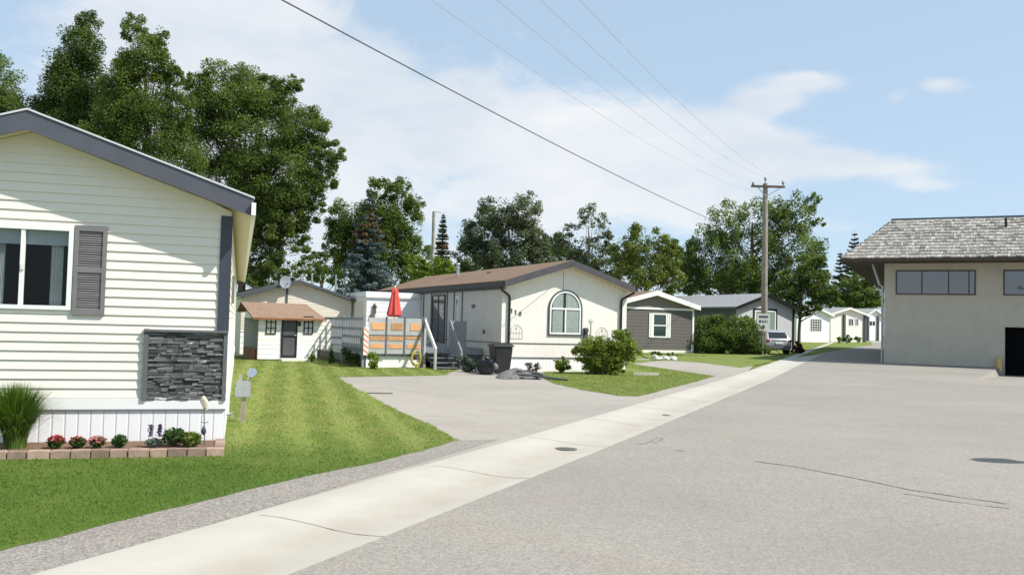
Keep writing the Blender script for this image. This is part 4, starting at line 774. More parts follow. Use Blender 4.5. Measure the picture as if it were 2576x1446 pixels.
def tree(name,label,lobes,D,mat,seed,bark=None,trunk=None,tr=.16,limbs=14,cat='tree',group=None,extra=None,**kw):
    P,T,C,s,rng=crown(lobes,D,seed,**kw); tx=trunk if trunk is not None else lobes[0][0]; b=at(tx,820,D); bz=tz(b[0],b[1]); root=empty(name,(b[0],b[1],bz),0,label,cat,group); o=np.array([b[0],b[1],bz])
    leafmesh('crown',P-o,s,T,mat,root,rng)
    top=C[:,2].max()-bz; cm=C.mean(0)-o; m=MB(); hz_=max(.3,(C[:,2].min()-bz)); pts=[(0,0,-.1),(.02,0,hz_*.5+.2),(cm[0]*.25,cm[1]*.3,hz_+ (top-hz_)*.25),(cm[0]*.7,cm[1]*.7,hz_+(top-hz_)*.6),(cm[0]*.9,cm[1]*.9,hz_+(top-hz_)*.72)]
    m.tube(pts,tr,8,tr*.2)
    idx=rng.choice(len(C),min(limbs,len(C)),replace=False)
    for i in idx:
        e=C[i]-o; zf_=max(hz_*.8,min(e[2]*.65,hz_+(top-hz_)*.7)); k=min(1,zf_/max(top,.1)); st_=np.array([cm[0]*k*.7,cm[1]*k*.7,zf_]); mid=(st_+e)/2+np.array([0,0,-.03*top]); m.tube([tuple(st_),tuple(mid),tuple(e)],tr*.32,5,tr*.08)
    m.build('trunk',bark or K['bark'],root,smooth=True)
    if extra: leafmesh('dead_foliage',extra[0]-o,s,extra[1],extra[2],root,rng)
    return root
# large trees behind the cream house
tree('broadleaf_tree','tall dark tree cut by the left picture edge, behind the cream house roof',[(-20,210,70,90),(-10,290,80,80),(60,290,60,60)],46,GREENS['mid'],1,trunk=-20,tr=.2,cl=.3)
tree('broadleaf_tree','tall slender dark tree right behind the peak of the cream house',[(215,70,38,50),(205,130,62,70),(195,200,80,90),(230,270,95,80),(165,240,60,70),(120,290,50,50),(210,330,120,60),(165,190,40,60),(150,250,50,60)],46,GREENS['deep'],2,trunk=205,tr=.22,cl=.3,vert=1.3)
tree('broadleaf_tree','tall tree with a split narrow top, left of the wide bushy tree',[(335,80,34,48),(400,110,28,52),(365,160,62,80),(350,240,85,90),(380,330,95,90),(300,300,70,80),(310,200,40,60),(440,420,80,80),(260,360,120,60),(450,280,45,100),(440,200,26,50),(300,230,50,90),(410,170,36,50)],44,GREENS['mid'],3,trunk=360,tr=.22,cl=.28,vert=1.3)
tree('broadleaf_tree','widest bushy green tree, rising beside the right end of the cream roof',[(560,235,105,88),(680,245,80,62),(640,330,150,130),(760,330,75,70),(790,400,62,62),(520,340,110,110),(700,450,125,110),(600,470,130,90),(760,480,60,60),(690,560,95,70),(640,640,85,60),(740,610,55,40),(500,230,50,60),(730,215,34,34),(800,330,30,30),(835,390,36,40),(820,450,40,40),(640,560,80,80),(560,560,90,90),(660,690,60,50),(720,530,80,60),(780,530,40,40)],47,GREENS['mid'],4,trunk=600,tr=.28,cl=.22,limbs=24,ncl=.9,shell=.55,dens=1.7)
tree('broadleaf_tree','low green tree between the wide bushy tree and the dish house roof',[(690,690,70,40),(770,680,60,38),(630,700,50,30)],52,GREENS['mid'],5,trunk=700,tr=.15)
tree('poplar_tree','twin topped green tree behind the blue spruce',[(955,500,34,66),(1010,500,38,66),(960,560,72,62),(1015,570,55,70),(900,560,60,60),(985,640,70,60),(870,620,50,60),(930,620,80,70),(1040,640,40,50),(890,680,70,50),(1000,690,80,50),(860,550,42,55),(1040,520,30,40),(850,610,45,50)],60,GREENS['mid'],6,trunk=965,tr=.22,cl=.24,vert=1.6)
tree('poplar_tree','silvery grey poplar, the widest in the row behind house 110',[(1250,540,62,50),(1320,530,52,58),(1310,590,72,56),(1220,580,52,48),(1180,600,36,46),(1270,645,95,50),(1350,620,42,48),(1180,650,45,40),(1270,690,120,40),(1360,670,50,40)],76,GREENS['silver'],7,bark=K['barkw'],trunk=1290,tr=.22,cl=.25,vert=1.2)
tree('poplar_tree','thin silvery poplar with sky gaps, second in the row behind house 110',[(1480,548,32,40),(1515,575,28,45),(1430,590,30,38),(1420,640,50,40),(1490,640,60,45),(1535,630,22,40),(1450,680,70,35),(1520,690,50,35)],80,GREENS['silver'],8,bark=K['barkw'],trunk=1480,tr=.16,cl=.27,dens=.8)
tree('poplar_tree','olive tinted poplar, rightmost in the row behind house 110',[(1600,600,38,42),(1655,610,38,36),(1570,640,38,50),(1630,670,75,55),(1690,650,28,48),(1600,710,80,35),(1680,710,50,40)],74,GREENS['yel'],9,bark=K['barkw'],trunk=1620,tr=.18,cl=.26,vert=1.2)
tree('broadleaf_tree','broad dark green tree behind the wooden utility pole',[(1830,560,70,62),(1925,545,62,60),(2010,540,55,52),(1780,620,60,60),(1880,650,110,80),(1990,620,85,75),(1740,660,40,55),(1820,700,100,60),(2050,500,22,20),(2060,560,20,14),(1760,710,60,40),(1900,730,90,40),(1975,700,70,50)],76,GREENS['mid'],10,trunk=1890,tr=.3,cl=.2,vert=1.5,limbs=24,ncl=1.2,dens=1.1)
tree('broadleaf_tree','green tree leaning over the roof right of the utility pole',[(2010,700,60,45),(2060,720,52,42),(2090,750,30,25),(1980,745,45,38),(2040,660,40,30),(2045,775,30,18),(2015,778,32,24),(1985,770,24,26)],72,GREENS['mid'],11,trunk=2010,tr=.16,cl=.3,vert=.9)
tree('broadleaf_tree','dark rounded tree behind the last houses near the stucco building',[(2160,740,45,50),(2200,730,32,42),(2140,710,30,35),(2190,770,36,32),(2150,770,50,35),(2110,770,40,28),(2205,700,18,40)],136,GREENS['mid'],12,trunk=2165,tr=.25)
tree('shrub_tree','bright green small tree in front of the twin topped tree',[(1050,660,40,26),(1100,668,42,30),(1080,690,60,26),(1130,690,26,30)],56,GREENS['lime'],13,trunk=1085,tr=.1)
tree('broadleaf_tree','far low tree seen between the wide bushy tree and the blue spruce',[(800,660,40,30),(830,690,40,28)],70,GREENS['deep'],14,trunk=805,tr=.12)
tree('broadleaf_tree','far dark tree filling behind house 110 and the grey house',[(1390,660,120,50),(1560,665,100,45),(1240,670,90,45),(1700,670,70,50),(1120,685,60,40),(1400,620,40,40),(1690,630,30,30)],88,GREENS['deep'],15,trunk=1400,tr=.2)
tree('broadleaf_tree','far dark tree behind the pale grey roof',[(1760,715,80,35),(1870,700,90,42),(1950,735,60,30)],84,GREENS['deep'],16,trunk=1800,tr=.2)
# spruces
def spruce(name,label,x,ytop,ybase,rpx,D,mat,seed,dead=None,lean=0,tiers=26,thin=1.0,droop=.25):
    rng=np.random.default_rng(seed); t=at(x,ytop,D); b=at(x,ybase,D); gz=tz(b[0],b[1]); H=t[2]-gz; R0=rpx*D/FV; zlow=max(.1,b[2]-gz); P=[];T=[];Q=[];U=[]; m=MB(); px=D/893
    m.tube([(0,0,-.1),(lean*.4,0,H*.5),(lean,0,H)],.12+.01*H,8,.02)
    for k in range(tiers):
        f=(k+rng.uniform(-.3,.3))/tiers; f=min(max(f,0),1); z=zlow+(H-zlow)*f; r=R0*(1-f)**.85+.08; nb=int(9+rng.integers(0,4))
        for j in range(nb):
            a=rng.uniform(0,6.283); L=r*rng.uniform(.7,1.12); n=int(max(12,L/px*thin*11)); s=rng.random(n)**.75; wd=.16*L*(1-s*.6)+.04
            off=rng.normal(size=n)*wd*.5; x_=s*L; zz=z-droop*x_+.18*L*s**3+rng.normal(size=n)*.03*L-np.abs(rng.normal(size=n))*.05*L
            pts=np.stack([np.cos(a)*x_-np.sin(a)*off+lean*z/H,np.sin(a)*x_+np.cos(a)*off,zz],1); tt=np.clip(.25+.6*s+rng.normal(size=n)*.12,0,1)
            if dead and dead[0]<f<dead[1] and rng.random()<.6: Q.append(pts);U.append(tt)
            else: P.append(pts);T.append(tt)
            if rng.random()<.35: m.tube([(lean*z/H,0,z),(lean*z/H+math.cos(a)*L*.8,math.sin(a)*L*.8,z-droop*L*.7)],.02,4,.005)
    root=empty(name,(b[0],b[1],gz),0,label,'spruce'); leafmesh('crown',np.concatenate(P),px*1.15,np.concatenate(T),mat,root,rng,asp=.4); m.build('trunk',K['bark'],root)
    if Q: leafmesh('dead_foliage',np.concatenate(Q),px*1.15,np.concatenate(U),GREENS['brown'],root,rng,asp=.4)
spruce('blue_spruce','blue spruce with brown dead upper branches beside the dish house',922,478,745,84,49,GREENS['spruce'],21,dead=(.52,.86),tiers=22,droop=.3)
spruce('spruce_tree','narrow dark spruce standing beside the bare pole behind house 110',1111,535,690,26,72,GREENS['dspruce'],22,dead=(.35,.7))
spruce('spruce_tree','pointed green spruce between the broad tree and the purple one',2064,605,760,34,115,GREENS['dspruce'],23)
spruce('spruce_tree','large purplish spruce partly behind the shake roof corner',2148,580,800,56,140,GREENS['purple'],24,thin=.8,tiers=20,droop=-.15)
spruce('spruce_tree','second purplish spruce, shorter and left of the larger one',2112,628,800,34,144,GREENS['purple'],25,thin=.8,tiers=18,droop=-.1)
# hedge and bushes
def bush(name,label,lobes,D,mat,seed,cat='bush',group=None,**kw):
    P,T,C,s,rng=crown(lobes,D,seed,**kw); b=at(lobes[0][0],860,D); bz=tz(b[0],b[1]); P=P[P[:,2]>bz+.005] if True else P
    T=T[:len(P)]; root=empty(name,(b[0],b[1],bz),0,label,cat,group); o=np.array([b[0],b[1],bz]); leafmesh('foliage',P-o,s,T,mat,root,rng)
    m=MB()
    for i in rng.choice(len(C),min(10,len(C)),replace=False):
        e=C[i]-o; m.tube([(e[0]*.15,e[1]*.15,0),(e[0]*.5,e[1]*.5,max(.05,e[2]*.6)),(e[0],e[1],max(.06,e[2]))],.02,4,.006)
    m.build('stems',K['bark'],root); return root
bush('hedge','tall clipped green hedge between the dark grey house and the parked car',[(1790,835,48,50),(1850,838,50,52),(1895,850,36,46),(1770,860,38,38),(1835,865,70,34),(1905,875,26,24),(1800,815,48,28),(1860,812,42,26),(1765,880,30,22),(1870,880,50,20)],55.5,GREENS['mid'],31,cat='hedge',cl=.35,dens=1.9,shell=.4,depthf=1.0)
bush('leafy_bush','round yellow green bush on the island lawn in front of house 110',[(1515,878,58,40),(1560,865,40,32),(1480,890,44,28),(1540,905,50,34),(1590,880,22,28),(1500,915,34,24),(1565,845,26,18),(1455,880,18,16),(1530,925,46,24),(1490,925,24,20)],31.5,leafmat('leaf_bush',(.09,.135,.02),(.34,.40,.07),1.2),32,cl=.36,dens=2.6,shell=.35)
bush('wine_bush','dark wine red bush to the right of the parked car',[(2006,874,14,16),(2000,880,12,10),(2012,880,10,12)],59,GREENS['wine'],33,dens=2)
bush('grey_green_shrub','grey green leafy shrub beside the deck stairs and bin',[(1172,914,20,18),(1190,922,18,15),(1160,906,11,13)],31.0,GREENS['grsh'],34,dens=2.4,cl=.45,shell=.3)
bush('young_shrub','small light green shrub under the striped hazard board',[(941,905,15,24),(938,920,13,12)],31.3,GREENS['lime'],35,dens=2.4,cl=.45,shell=.3)
bush('small_conifer','small yellow green conifer near the shed step, left of two',[(786,903,9,13),(786,892,5,11)],34.8,GREENS['lime'],36,dens=2.4,cl=.45,shell=.3)
bush('small_conifer','small dark green conifer on the lawn near the lattice railing',[(834,902,9,13),(834,888,5,13)],34.0,GREENS['garden'],37,dens=2.4,cl=.45,shell=.3)
bush('flower_clump','clump of flowers with yellow green leaves against the skirting of house 110',[(1410,914,16,22),(1418,924,18,12)],32.0,GREENS['lime'],38,dens=2.4,cl=.45,shell=.3,cat='plant')
bush('round_shrub','clipped dark shrub before the cream far house, first of three',[(2113,854,9,9)],98,GREENS['deep'],39,dens=2.5,group='round shrubs by the far houses')
bush('round_shrub','larger clipped dark shrub before the cream far house, middle of three',[(2131,852,13,11)],98,GREENS['deep'],40,dens=2.5,group='round shrubs by the far houses')
bush('round_shrub','clipped dark shrub near the far porch, rightmost of three',[(2158,853,9,9)],104,GREENS['deep'],41,dens=2.5,group='round shrubs by the far houses')
bush('flower_bed_plants','mixed low green plants in the bed before the dark grey house',[(1650,890,22,8),(1690,893,18,7),(1625,896,16,6),(1720,899,30,5),(1775,901,20,5)],50.5,GREENS['garden'],42,dens=1.6,cat='plants')
bush('hanging_vine','dark leafy plant with pink flowers beneath the lattice corner',[(880,895,18,16),(895,905,16,14),(865,882,9,10)],32.6,GREENS['garden'],43,dens=2.4,cl=.45,shell=.3,cat='plant')
# rocks in the bed
rg=random.Random(5)
for i in range(16):
    p=G(1668+rg.uniform(-22,28),899+rg.uniform(0,7)); r_=rg.uniform(.09,.2)
    tag(MB().ball((0,0,r_*.35),(r_,r_*.8,r_*.55),i,.3,8,6).build('garden_rock',K['rock'],loc=p),'pale rock in the heap edging the bed of the dark grey house','rock','pale rocks edging the bed')
# front bed of the cream house
bed=empty('flower_bed',LF.o,-16.9,'raised soil bed edged with pinkish blocks under the cream house','flower bed')
MB().box(-4.8,-.02,-.86,-.03,-.02,.075).build('soil',K['soil'],bed)
rg=random.Random(11)
def blk(x0,x1,y0,y1,i,rot=False):
    m=MB(); m.tint=rg.random(); m.box(x0,x1,y0,y1,-.03,.098+rg.uniform(-.004,.004)); return m.build('edging_block',K['brick'],bed,bev=.008)
x=.03
for i in range(22): wd_=rg.uniform(.19,.235); blk(x-wd_+.008,x,-.97-rg.uniform(0,.012),-.85,i); x-=wd_
yv=-.84
for i in range(4): blk(-.09,.03,yv+.004,yv+.2,i); yv+=.205
def clump(name,label,x,y,h,r_,mat,seed,n=500,cat='flower',mat2=None,n2=0,up=.25,sz=.018,group=None,z0=.08):
    rng=np.random.default_rng(seed); o=LF.w(x,y,z0); root=empty(name,o,0,label,cat,group)
    u=rng.normal(size=(n,3)); u/=np.linalg.norm(u,axis=1)[:,None]; q=rng.random(n)[:,None]**.45; P=u*q*np.array([r_,r_,h/2])+np.array([0,0,h/2]); leafmesh('leaves',P,sz,np.clip(rng.normal(.5,.2,n),0,1),mat,root,rng)
    if mat2:
        u=rng.normal(size=(n2,3)); u/=np.linalg.norm(u,axis=1)[:,None]; u[:,2]=np.abs(u[:,2]); P=u*np.array([r_,r_,h*.55])*rng.uniform(.75,1.08,n2)[:,None]+np.array([0,0,h*.5]); leafmesh('petals',P,sz*.9,rng.random(n2),mat2,root,rng,asp=.8)
    MB().tube([(0,0,-.02),(.01,0,h*.5)],.006,5).tube([(0,0,-.02),(-r_*.4,.01,h*.6)],.005,5).tube([(0,0,-.02),(r_*.4,.0,h*.6)],.005,5).build('stems',K['bark'],root)
    return root
def bx_(v,y=-.6): return LF.on(v,1120,y)[0]
clump('flowering_plant','bright red flowering plant, leftmost of the flowers in the block edged bed',bx_(140),-.6,.14,.10,GREENS['garden'],1,460,mat2=GREENS['redf'],n2=170)
clump('flowering_plant','green plant with a few dark pink blooms, second flower in the bed',bx_(195),-.6,.13,.095,GREENS['garden'],2,600,mat2=GREENS['redf'],n2=60)
clump('flowering_plant','pale pink flowering plant, third in the block edged bed',bx_(244),-.6,.13,.095,GREENS['garden'],3,460,mat2=GREENS['pink'],n2=120)
clump('leafy_plant','compact round green plant without flowers in the block edged bed',bx_(300),-.6,.15,.09,GREENS['garden'],4,700,cat='plant')
clump('leafy_plant','large dark green leafy plant, tallest at the right part of the bed',bx_(437),-.55,.22,.15,GREENS['garden'],6,1500,cat='plant')
clump('hosta_plant','pale variegated hosta at the right end of the bed',bx_(480),-.6,.17,.12,GREENS['hosta'],7,600,sz=.035,cat='plant')
rt_=clump('salvia_plant','low plant with two violet flower spikes in the block edged bed',bx_(388),-.6,.10,.12,GREENS['grsh'],5,380,cat='flower')
rng=np.random.default_rng(3); P=np.concatenate([np.stack([rng.normal(size=160)*.012+c,rng.normal(size=160)*.012,.12+rng.random(160)*.15],1) for c in (-.05,.06)]); leafmesh('petals',P,.014,rng.random(len(P)),GREENS['violet'],rt_,rng,asp=.7)
# ornamental grass
def bladeclump(name,label,o,n,h,spread,mat,seed,wd=.006):
    rng=np.random.default_rng(seed); root=empty(name,o,0,label,'ornamental grass'); seg=5; a=rng.uniform(0,6.283,n); lean=np.abs(rng.normal(size=n))*.42; L=h*rng.uniform(.65,1.08,n); r0=rng.random(n)**.5*spread*.35
    V=[];T=[]
    for s in range(seg+1):
        f=s/seg; ang=lean*(f**1.3); rr=r0+L*f*np.sin(ang)*.9; z=L*f*np.cos(ang*.9); c=np.stack([np.cos(a)*rr,np.sin(a)*rr,z],1); t=np.stack([-np.sin(a),np.cos(a),np.zeros(n)],1)*(wd*(1-f**2*.9))[...,None] if np.ndim(wd) else np.stack([-np.sin(a),np.cos(a),np.zeros(n)],1)*wd*(1-.9*f*f); V+= [c-t,c+t]
    V=np.stack(V,1); k=2*(seg+1); Fs=np.array([[2*s,2*s+1,2*s+3,2*s+2] for s in range(seg)]); F=(Fs[None]+np.arange(n)[:,None,None]*k).reshape(-1,4)
    me=bpy.data.meshes.new('blades'); me.from_pydata(V.reshape(-1,3).tolist(),[],F.tolist()); at_=me.attributes.new('tint','FLOAT','POINT'); at_.data.foreach_set('value',np.repeat(rng.random(n),k).astype(np.float32)); me.materials.append(mat); ob=bpy.data.objects.new('blades',me); link(ob,root); return root
bladeclump('ornamental_grass','tall spiky green ornamental grass at the left end of the bed',LF.w(bx_(38,-.5),-.5,.06),2600,.74,.34,GREENS['grassy'],9)
# garden stake light
o=LF.w(*LF.on(514,1112,-.45)[:2],.07); gk=empty('garden_stake',o,-16.9,'thin metal garden stake with a pale flower top and a dark teardrop, in the bed','garden ornament')
hk=LF.on(510,1012,-.45)[2]; MB().tube([(0,0,0),(.0,0,.14),(-.012,0,.3),(-.02,0,hk-.12)],.006,6).build('rod',K['dgrey'],gk)
MB().lathe([(.004,.12),(.028,.15),(.03,.18),(.018,.215),(.004,.245)],c=(-.012,0,-.0),n=12).build('teardrop',K['char'],gk,smooth=True)
MB().tube([(-.05,0,.29),(-.01,0,.27),(.04,0,.29)],.005,5).build('crossbar',K['dgrey'],gk)
MB().ball((-.02,0,hk-.06),(.045,.03,.06),4,.3,10,8).ball((.01,0,hk-.15),(.025,.02,.04),6,.3,8,6).build('flower_top',M('pale_glass_flower',(.7,.62,.5),.4,.25,20),gk)
# utility meter pedestal
o=LF.w(.26,LF.loc(G(611,1062))[1],0); mt=empty('utility_meter',o,-10,'grey utility meter pedestal with a round glass dial on the lawn by the cream house','utility meter')
MB().box(-.035,.035,-.03,.03,-.05,.42).build('post',K['wood'],mt); MB().box(-.12,.10,-.06,.05,.40,.66).build('box',K['galv'],mt,bev=.012); MB().box(-.13,-.02,-.08,-.05,.42,.56).build('cover',K['galv'],mt)
MB().cyl((-.06,0,.66),(-.06,0,.76),.022).cyl((.05,0,.64),(.09,0,.76),.02).build('conduit',K['galv'],mt); MB().cyl((.11,-.05,.79),(.11,.04,.79),.07,.075,n=20).build('dial',K['blueg'],mt,smooth=True)
# ---------------------------------------------------------------- yard objects
o=G(1258,940); bn=empty('wheelie_bin',o,-20,'black wheeled rubbish bin with a pale sticker in front of house 110','bin')
m=MB(); z0,z1=.04,.93
def fr8(w0,d0_,w1,d1_,z0,z1): return [(-w0,-d0_,z0),(w0,-d0_,z0),(w0,d0_,z0),(-w0,d0_,z0),(-w1,-d1_,z1),(w1,-d1_,z1),(w1,d1_,z1),(-w1,d1_,z1)]
bxf=[(0,3,2,1),(4,5,6,7),(0,1,5,4),(1,2,6,5),(2,3,7,6),(3,0,4,7)]
m.add(fr8(.25,.27,.32,.36,z0,z1),bxf).build('body',K['bin'],bn,bev=.03)
MB().add(fr8(.36,.40,.35,.38,.92,.98),bxf).add(fr8(.34,.37,.26,.28,.98,1.03),bxf).build('lid',K['bin'],bn,bev=.015)
for s in (-1,1): MB().cyl((s*.27,.24,.1),(s*.21,.24,.1),.1,n=16).build('wheel',K['tyre'],bn)
MB().cyl((-.3,.42,.95),(.3,.42,.95),.018).build('handle',K['bin'],bn)
m=MB(); yf=-.338
m.ball((.12,yf,.80),(.075,.006,.055),1,.3,12,8); m.ball((.02,yf+.012,.70),(.07,.006,.045),2,.3,12,8); m.ball((.14,yf+.01,.70),(.05,.006,.035),3,.3,12,8); m.build('sticker',K['white'],bn)
o=G(1222,942); bg_=empty('rubbish_bag',o,0,'full black rubbish bag slumped left of the wheeled bin','rubbish bag')
MB().ball((0,0,.24),(.27,.22,.28),7,.22,20,14).build('bag',K['bag'],bg_,smooth=True); MB().lathe([(.05,.46),(.03,.5),(.07,.56),(.06,.58)],n=9).build('knot',K['bag'],bg_)
o=G(1240,942); o=o+np.array([.05,-.12,0]); tag(MB().ball((0,0,.26),(.12,.08,.12),3,.2).tube([(0,0,.2),(-.04,0,.1),(-.03,-.03,0)],.03).build('watering_can',K['stframe'],loc=o),'small grey watering can between the black bag and the bin','watering can')
o=G(1206,941); tag(MB().lathe([(.10,0),(.13,.22),(.14,.24),(.11,.24)],n=14).build('plant_pot',K['grsh_pot'] if 'grsh_pot' in K else K['grey'],loc=o),'pale grey pot left of the black rubbish bag','pot')
# heap of dark matting with a long board
o=G(1310,952); hp=empty('rubber_mat_heap',o,-25,'heap of folded dark grey matting at the driveway end','matting')
m=MB()
def blanket(cx,cy,w_,d_,h,seed,ang):
    rg=random.Random(seed); n=14; V=[]; ph=[rg.uniform(0,6) for _ in range(4)]
    for k in (0,1):
        for i in range(n+1):
            for j in range(n+1):
                u=i/n*2-1;v=j/n*2-1; x=u*w_;y=v*d_; z=h*(1-abs(u)**2.2)*(1-.75*abs(v)**2)+.02*math.sin(u*7+ph[0]+v*3)+.02*math.sin(v*9+ph[1]); z=max(.01,z)-(.0 if k==0 else .03)
                X_=x*math.cos(ang)-y*math.sin(ang)+cx;Y_=x*math.sin(ang)+y*math.cos(ang)+cy; V.append((X_,Y_,max(z,0)))
    q=(n+1)**2; F=[(i*(n+1)+j,(i+1)*(n+1)+j,(i+1)*(n+1)+j+1,i*(n+1)+j+1) for i in range(n) for j in range(n)]; m.add(V,F+[tuple(a+q for a in reversed(f)) for f in F])
blanket(-.05,.25,.62,.32,.30,1,-.35); blanket(0,-.1,.6,.22,.2,2,-.5); blanket(-.35,.0,.4,.3,.16,4,.1); m.build('matting',M('matting_grey',(.15,.145,.145),.85,.25,6,.3,20,tint=0),hp,smooth=True)
MB().tube([(-.3,-.1,.14),(.2,-.35,.12),(.7,-.75,.06),(1.05,-1.15,.03)],.045,6,.03).tube([(-.1,.1,.22),(.5,-.2,.17),(.8,-.45,.03)],.05,6,.04).build('loose_end',K['dgrey'],hp,smooth=True)
o=G(1487,941); bb=empty('bird_bath',o,0,'pale bird bath on a pedestal beside the round bush','bird bath')
MB().lathe([(.05,0),(.055,.1),(.035,.2),(.035,.5),(.07,.55)],n=14).build('pedestal',K['offwhite'],bb,smooth=True); MB().lathe([(.05,.53),(.26,.60),(.30,.64),(.28,.64),(.1,.59),(.01,.585)],n=24).build('bowl',M('bath_bowl_stone',(.36,.30,.26),.8,.2,6),bb,smooth=True)
m=MB(); [m.tube([(0,0,.15),(.16*math.cos(a),.16*math.sin(a),0)],.018,5) for a in (.3,2.4,4.5)]; m.build('foot',K['offwhite'],bb)
o=HF.w(2.15,-.45); tag(MB().ball((0,0,.12),(.14,.1,.1),2,.3).add([(-.22,-.08,.42),(.2,-.1,.28),(.2,.1,.30),(-.22,.1,.44),(-.22,-.08,.38),(.2,-.1,.24),(.2,.1,.26),(-.22,.1,.40)],bxf).cyl((0,0,.1),(0,0,.32),.03).build('garden_figure',K['rust'],loc=o),'small dark bird feeder on a stub post in the bed of house 110','garden ornament')
m=MB(); y_=-.85
m.T=None; m.box(.9,3.1,y_-.05,y_,0,.09).box(3.1,3.7,y_-.08,y_-.03,0,.07); o=m.build('bed_edging',K['offwhite'],loc=HF.o,bev=.006); o.rotation_euler.z=R(25); tag(o,'long pale timber edging the bed along the front of house 110','edging')
o=G(1625,944); m=MB().box(-.45,.45,-.06,.06,0,.10).build('timber_edging',K['beige'],loc=o,bev=.008); m.rotation_euler.z=R(-3); tag(m,'short pale timber lying on the island lawn right of the bush','timber')
mb=MB(); mb.box(.9,4.6,-.82,-.04,0,.03); o=mb.build('garden_soil',K['soil'],loc=HF.o); o.rotation_euler.z=R(25); o['kind']='structure'
for k,(vx,mt_,lb) in enumerate(((1330,'grsh','grey green tuft, left of two, at the foot of the white skirting of house 110'),(1350,'garden','dark green tuft, right of two, at the foot of the white skirting of house 110'))):
    bush('garden_plant',lb,[(vx,922,9,14)],32.0,GREENS[mt_],60+k,dens=1.0,cl=.5,cat='plant')
# car
cf=Fr(G(1960,891),-8); cf=Fr(cf.o,-8); car=empty('parked_car',cf.o,-8,'silver hatchback parked tail towards the street behind the hedge','car')
def carbody():
    # cross sections along y (0 rear .. 4.4 front): (y, half width, z bottom, z belt, z roof, half roof width)
    S=[(0,.70,.42,.80,.82,.68),(.06,.84,.30,.92,.95,.74),(.35,.90,.26,.98,1.30,.66),(.7,.91,.25,1.0,1.50,.62),(1.5,.92,.25,1.0,1.56,.62),(2.5,.92,.25,.99,1.52,.60),(3.1,.91,.25,.97,1.18,.62),(3.5,.90,.25,.95,.99,.72),(4.2,.84,.30,.82,.85,.68),(4.4,.70,.40,.68,.70,.6)]
    V=[];n=10
    for y,hw,zb,zl,zr,rw in S: V+=[(-hw*.9,y,zb),(-hw,y,zb+.15),(-hw,y,(zb+zl)/2+.1),(-hw*.97,y,zl),(-rw,y,zr),(rw,y,zr),(hw*.97,y,zl),(hw,y,(zb+zl)/2+.1),(hw,y,zb+.15),(hw*.9,y,zb)]
    F=[(i*n+j,i*n+(j+1)%n,(i+1)*n+(j+1)%n,(i+1)*n+j) for i in range(len(S)-1) for j in range(n)]+[tuple(range(n)),tuple(range(len(V)-1,len(V)-n-1,-1))]
    return MB().add(V,F)
carbody().build('body',K['car'],car,smooth=True)
MB().add([(-.66,.10,1.00),(.66,.10,1.00),(.56,.43,1.40),(-.56,.43,1.40)],[(0,1,2,3)]).build('rear_window',K['cwin'],car)
for s in (-1,1):
    MB().add([(s*.885,.7,1.03),(s*.885,2.7,1.03),(s*.665,2.4,1.44),(s*.665,.85,1.44)],[(0,1,2,3)]).build('side_window',K['cwin'],car)
    MB().box(s*.74-.11,s*.74+.11,-.02,.12,.80,.92).build('tail_lamp',K['lamp'],car,bev=.01)
    for yw in (.75,3.55):
        t=MB().cyl((s*.93,yw,.33),(s*.70,yw,.33),.33,n=24).build('wheel',K['tyre'],car); MB().cyl((s*.945,yw,.33),(s*.90,yw,.33),.19,n=16).build('rim',K['galv'],t)
MB().box(-.80,.80,-.06,.12,.34,.56).build('bumper',K['stframe'],car,bev=.03); MB().box(-.25,.25,-.045,.02,.66,.78).build('number_plate',K['white'],car); MB().box(-.5,.5,.0,.06,.86,.90).build('trim_strip',K['dgrey'],car)
# ---------------------------------------------------------------- poles and wires
PD=57.; pt=at(1925.5,449,PD); pb=at(1922,870,PD); pz=tz(pb[0],pb[1])
po=empty('utility_pole',(pb[0],pb[1],pz),0,'tall weathered wooden utility pole with crossarm and insulators','utility pole')
dxp=pt[0]-pb[0]; top=at(1925,462,PD)[2]-pz
MB().tube([(0,0,-.2),(dxp*.5,0,top*.5),(dxp,0,top)],.215,12,.15).build('pole',K['wood'],po,smooth=True)
za=at(1925,470.5,PD)[2]-pz; xl=(at(1888,471,PD)[0]-pb[0]); xr_=(at(1972,468,PD)[0]-pb[0])
MB().box(xl,xr_,-.24,-.12,za-.07,za+.07).build('crossarm',K['bark'],po)
MB().cyl((dxp,0,top),(dxp,0,top+.35),.035).build('pin',K['galv'],po)
ins=[]
for (vx,vy) in ((1893,463),(1925.5,450),(1968,461)):
    q=at(vx,vy,PD); c=(q[0]-pb[0],-.18 if vx!=1925.5 else 0,q[2]-pz); MB().lathe([(.04,-.16),(.05,-.1),(.09,-.05),(.07,0),(.1,.02),(.06,.09),(.02,.11)],c=c,n=12).build('insulator',M('porcelain_grey',(.25,.27,.30),.3,.1,3) if vx==1893 else bpy.data.materials['porcelain_grey'],po,smooth=True); ins.append(np.array([pb[0]+c[0],pb[1]+c[1],pz+c[2]+.1]))
MB().bar((xl*.3+dxp*.7-.25,-.17,za-.05),(dxp,-.17,za-.65),.05,.02).bar((dxp+.95,-.17,za-.05),(dxp,-.17,za-.65),.05,.02).build('brace',K['galv'],po)
def wire(label,P0,P1,sag,r,mat,ext=1.0):
    P0=np.array(P0);P1=np.array(P1); P1=P0+(P1-P0)*ext; m=MB(); pts=[]; n=48; rr=P0
    for i in range(n+1): f=i/n; p=P0+(P1-P0)*f; p=p-np.array([0,0,sag*4*f*(1-f)]); pts.append(tuple(p-P0))
    m.tube(pts,r,5); return tag(m.build('overhead_wire',mat,loc=P0),label,'wire')
wire('thick black overhead cable running from the upper left down to the utility pole',at(1919,604,PD),at(788,0,15),.45,.013,K['cable'],1.25)
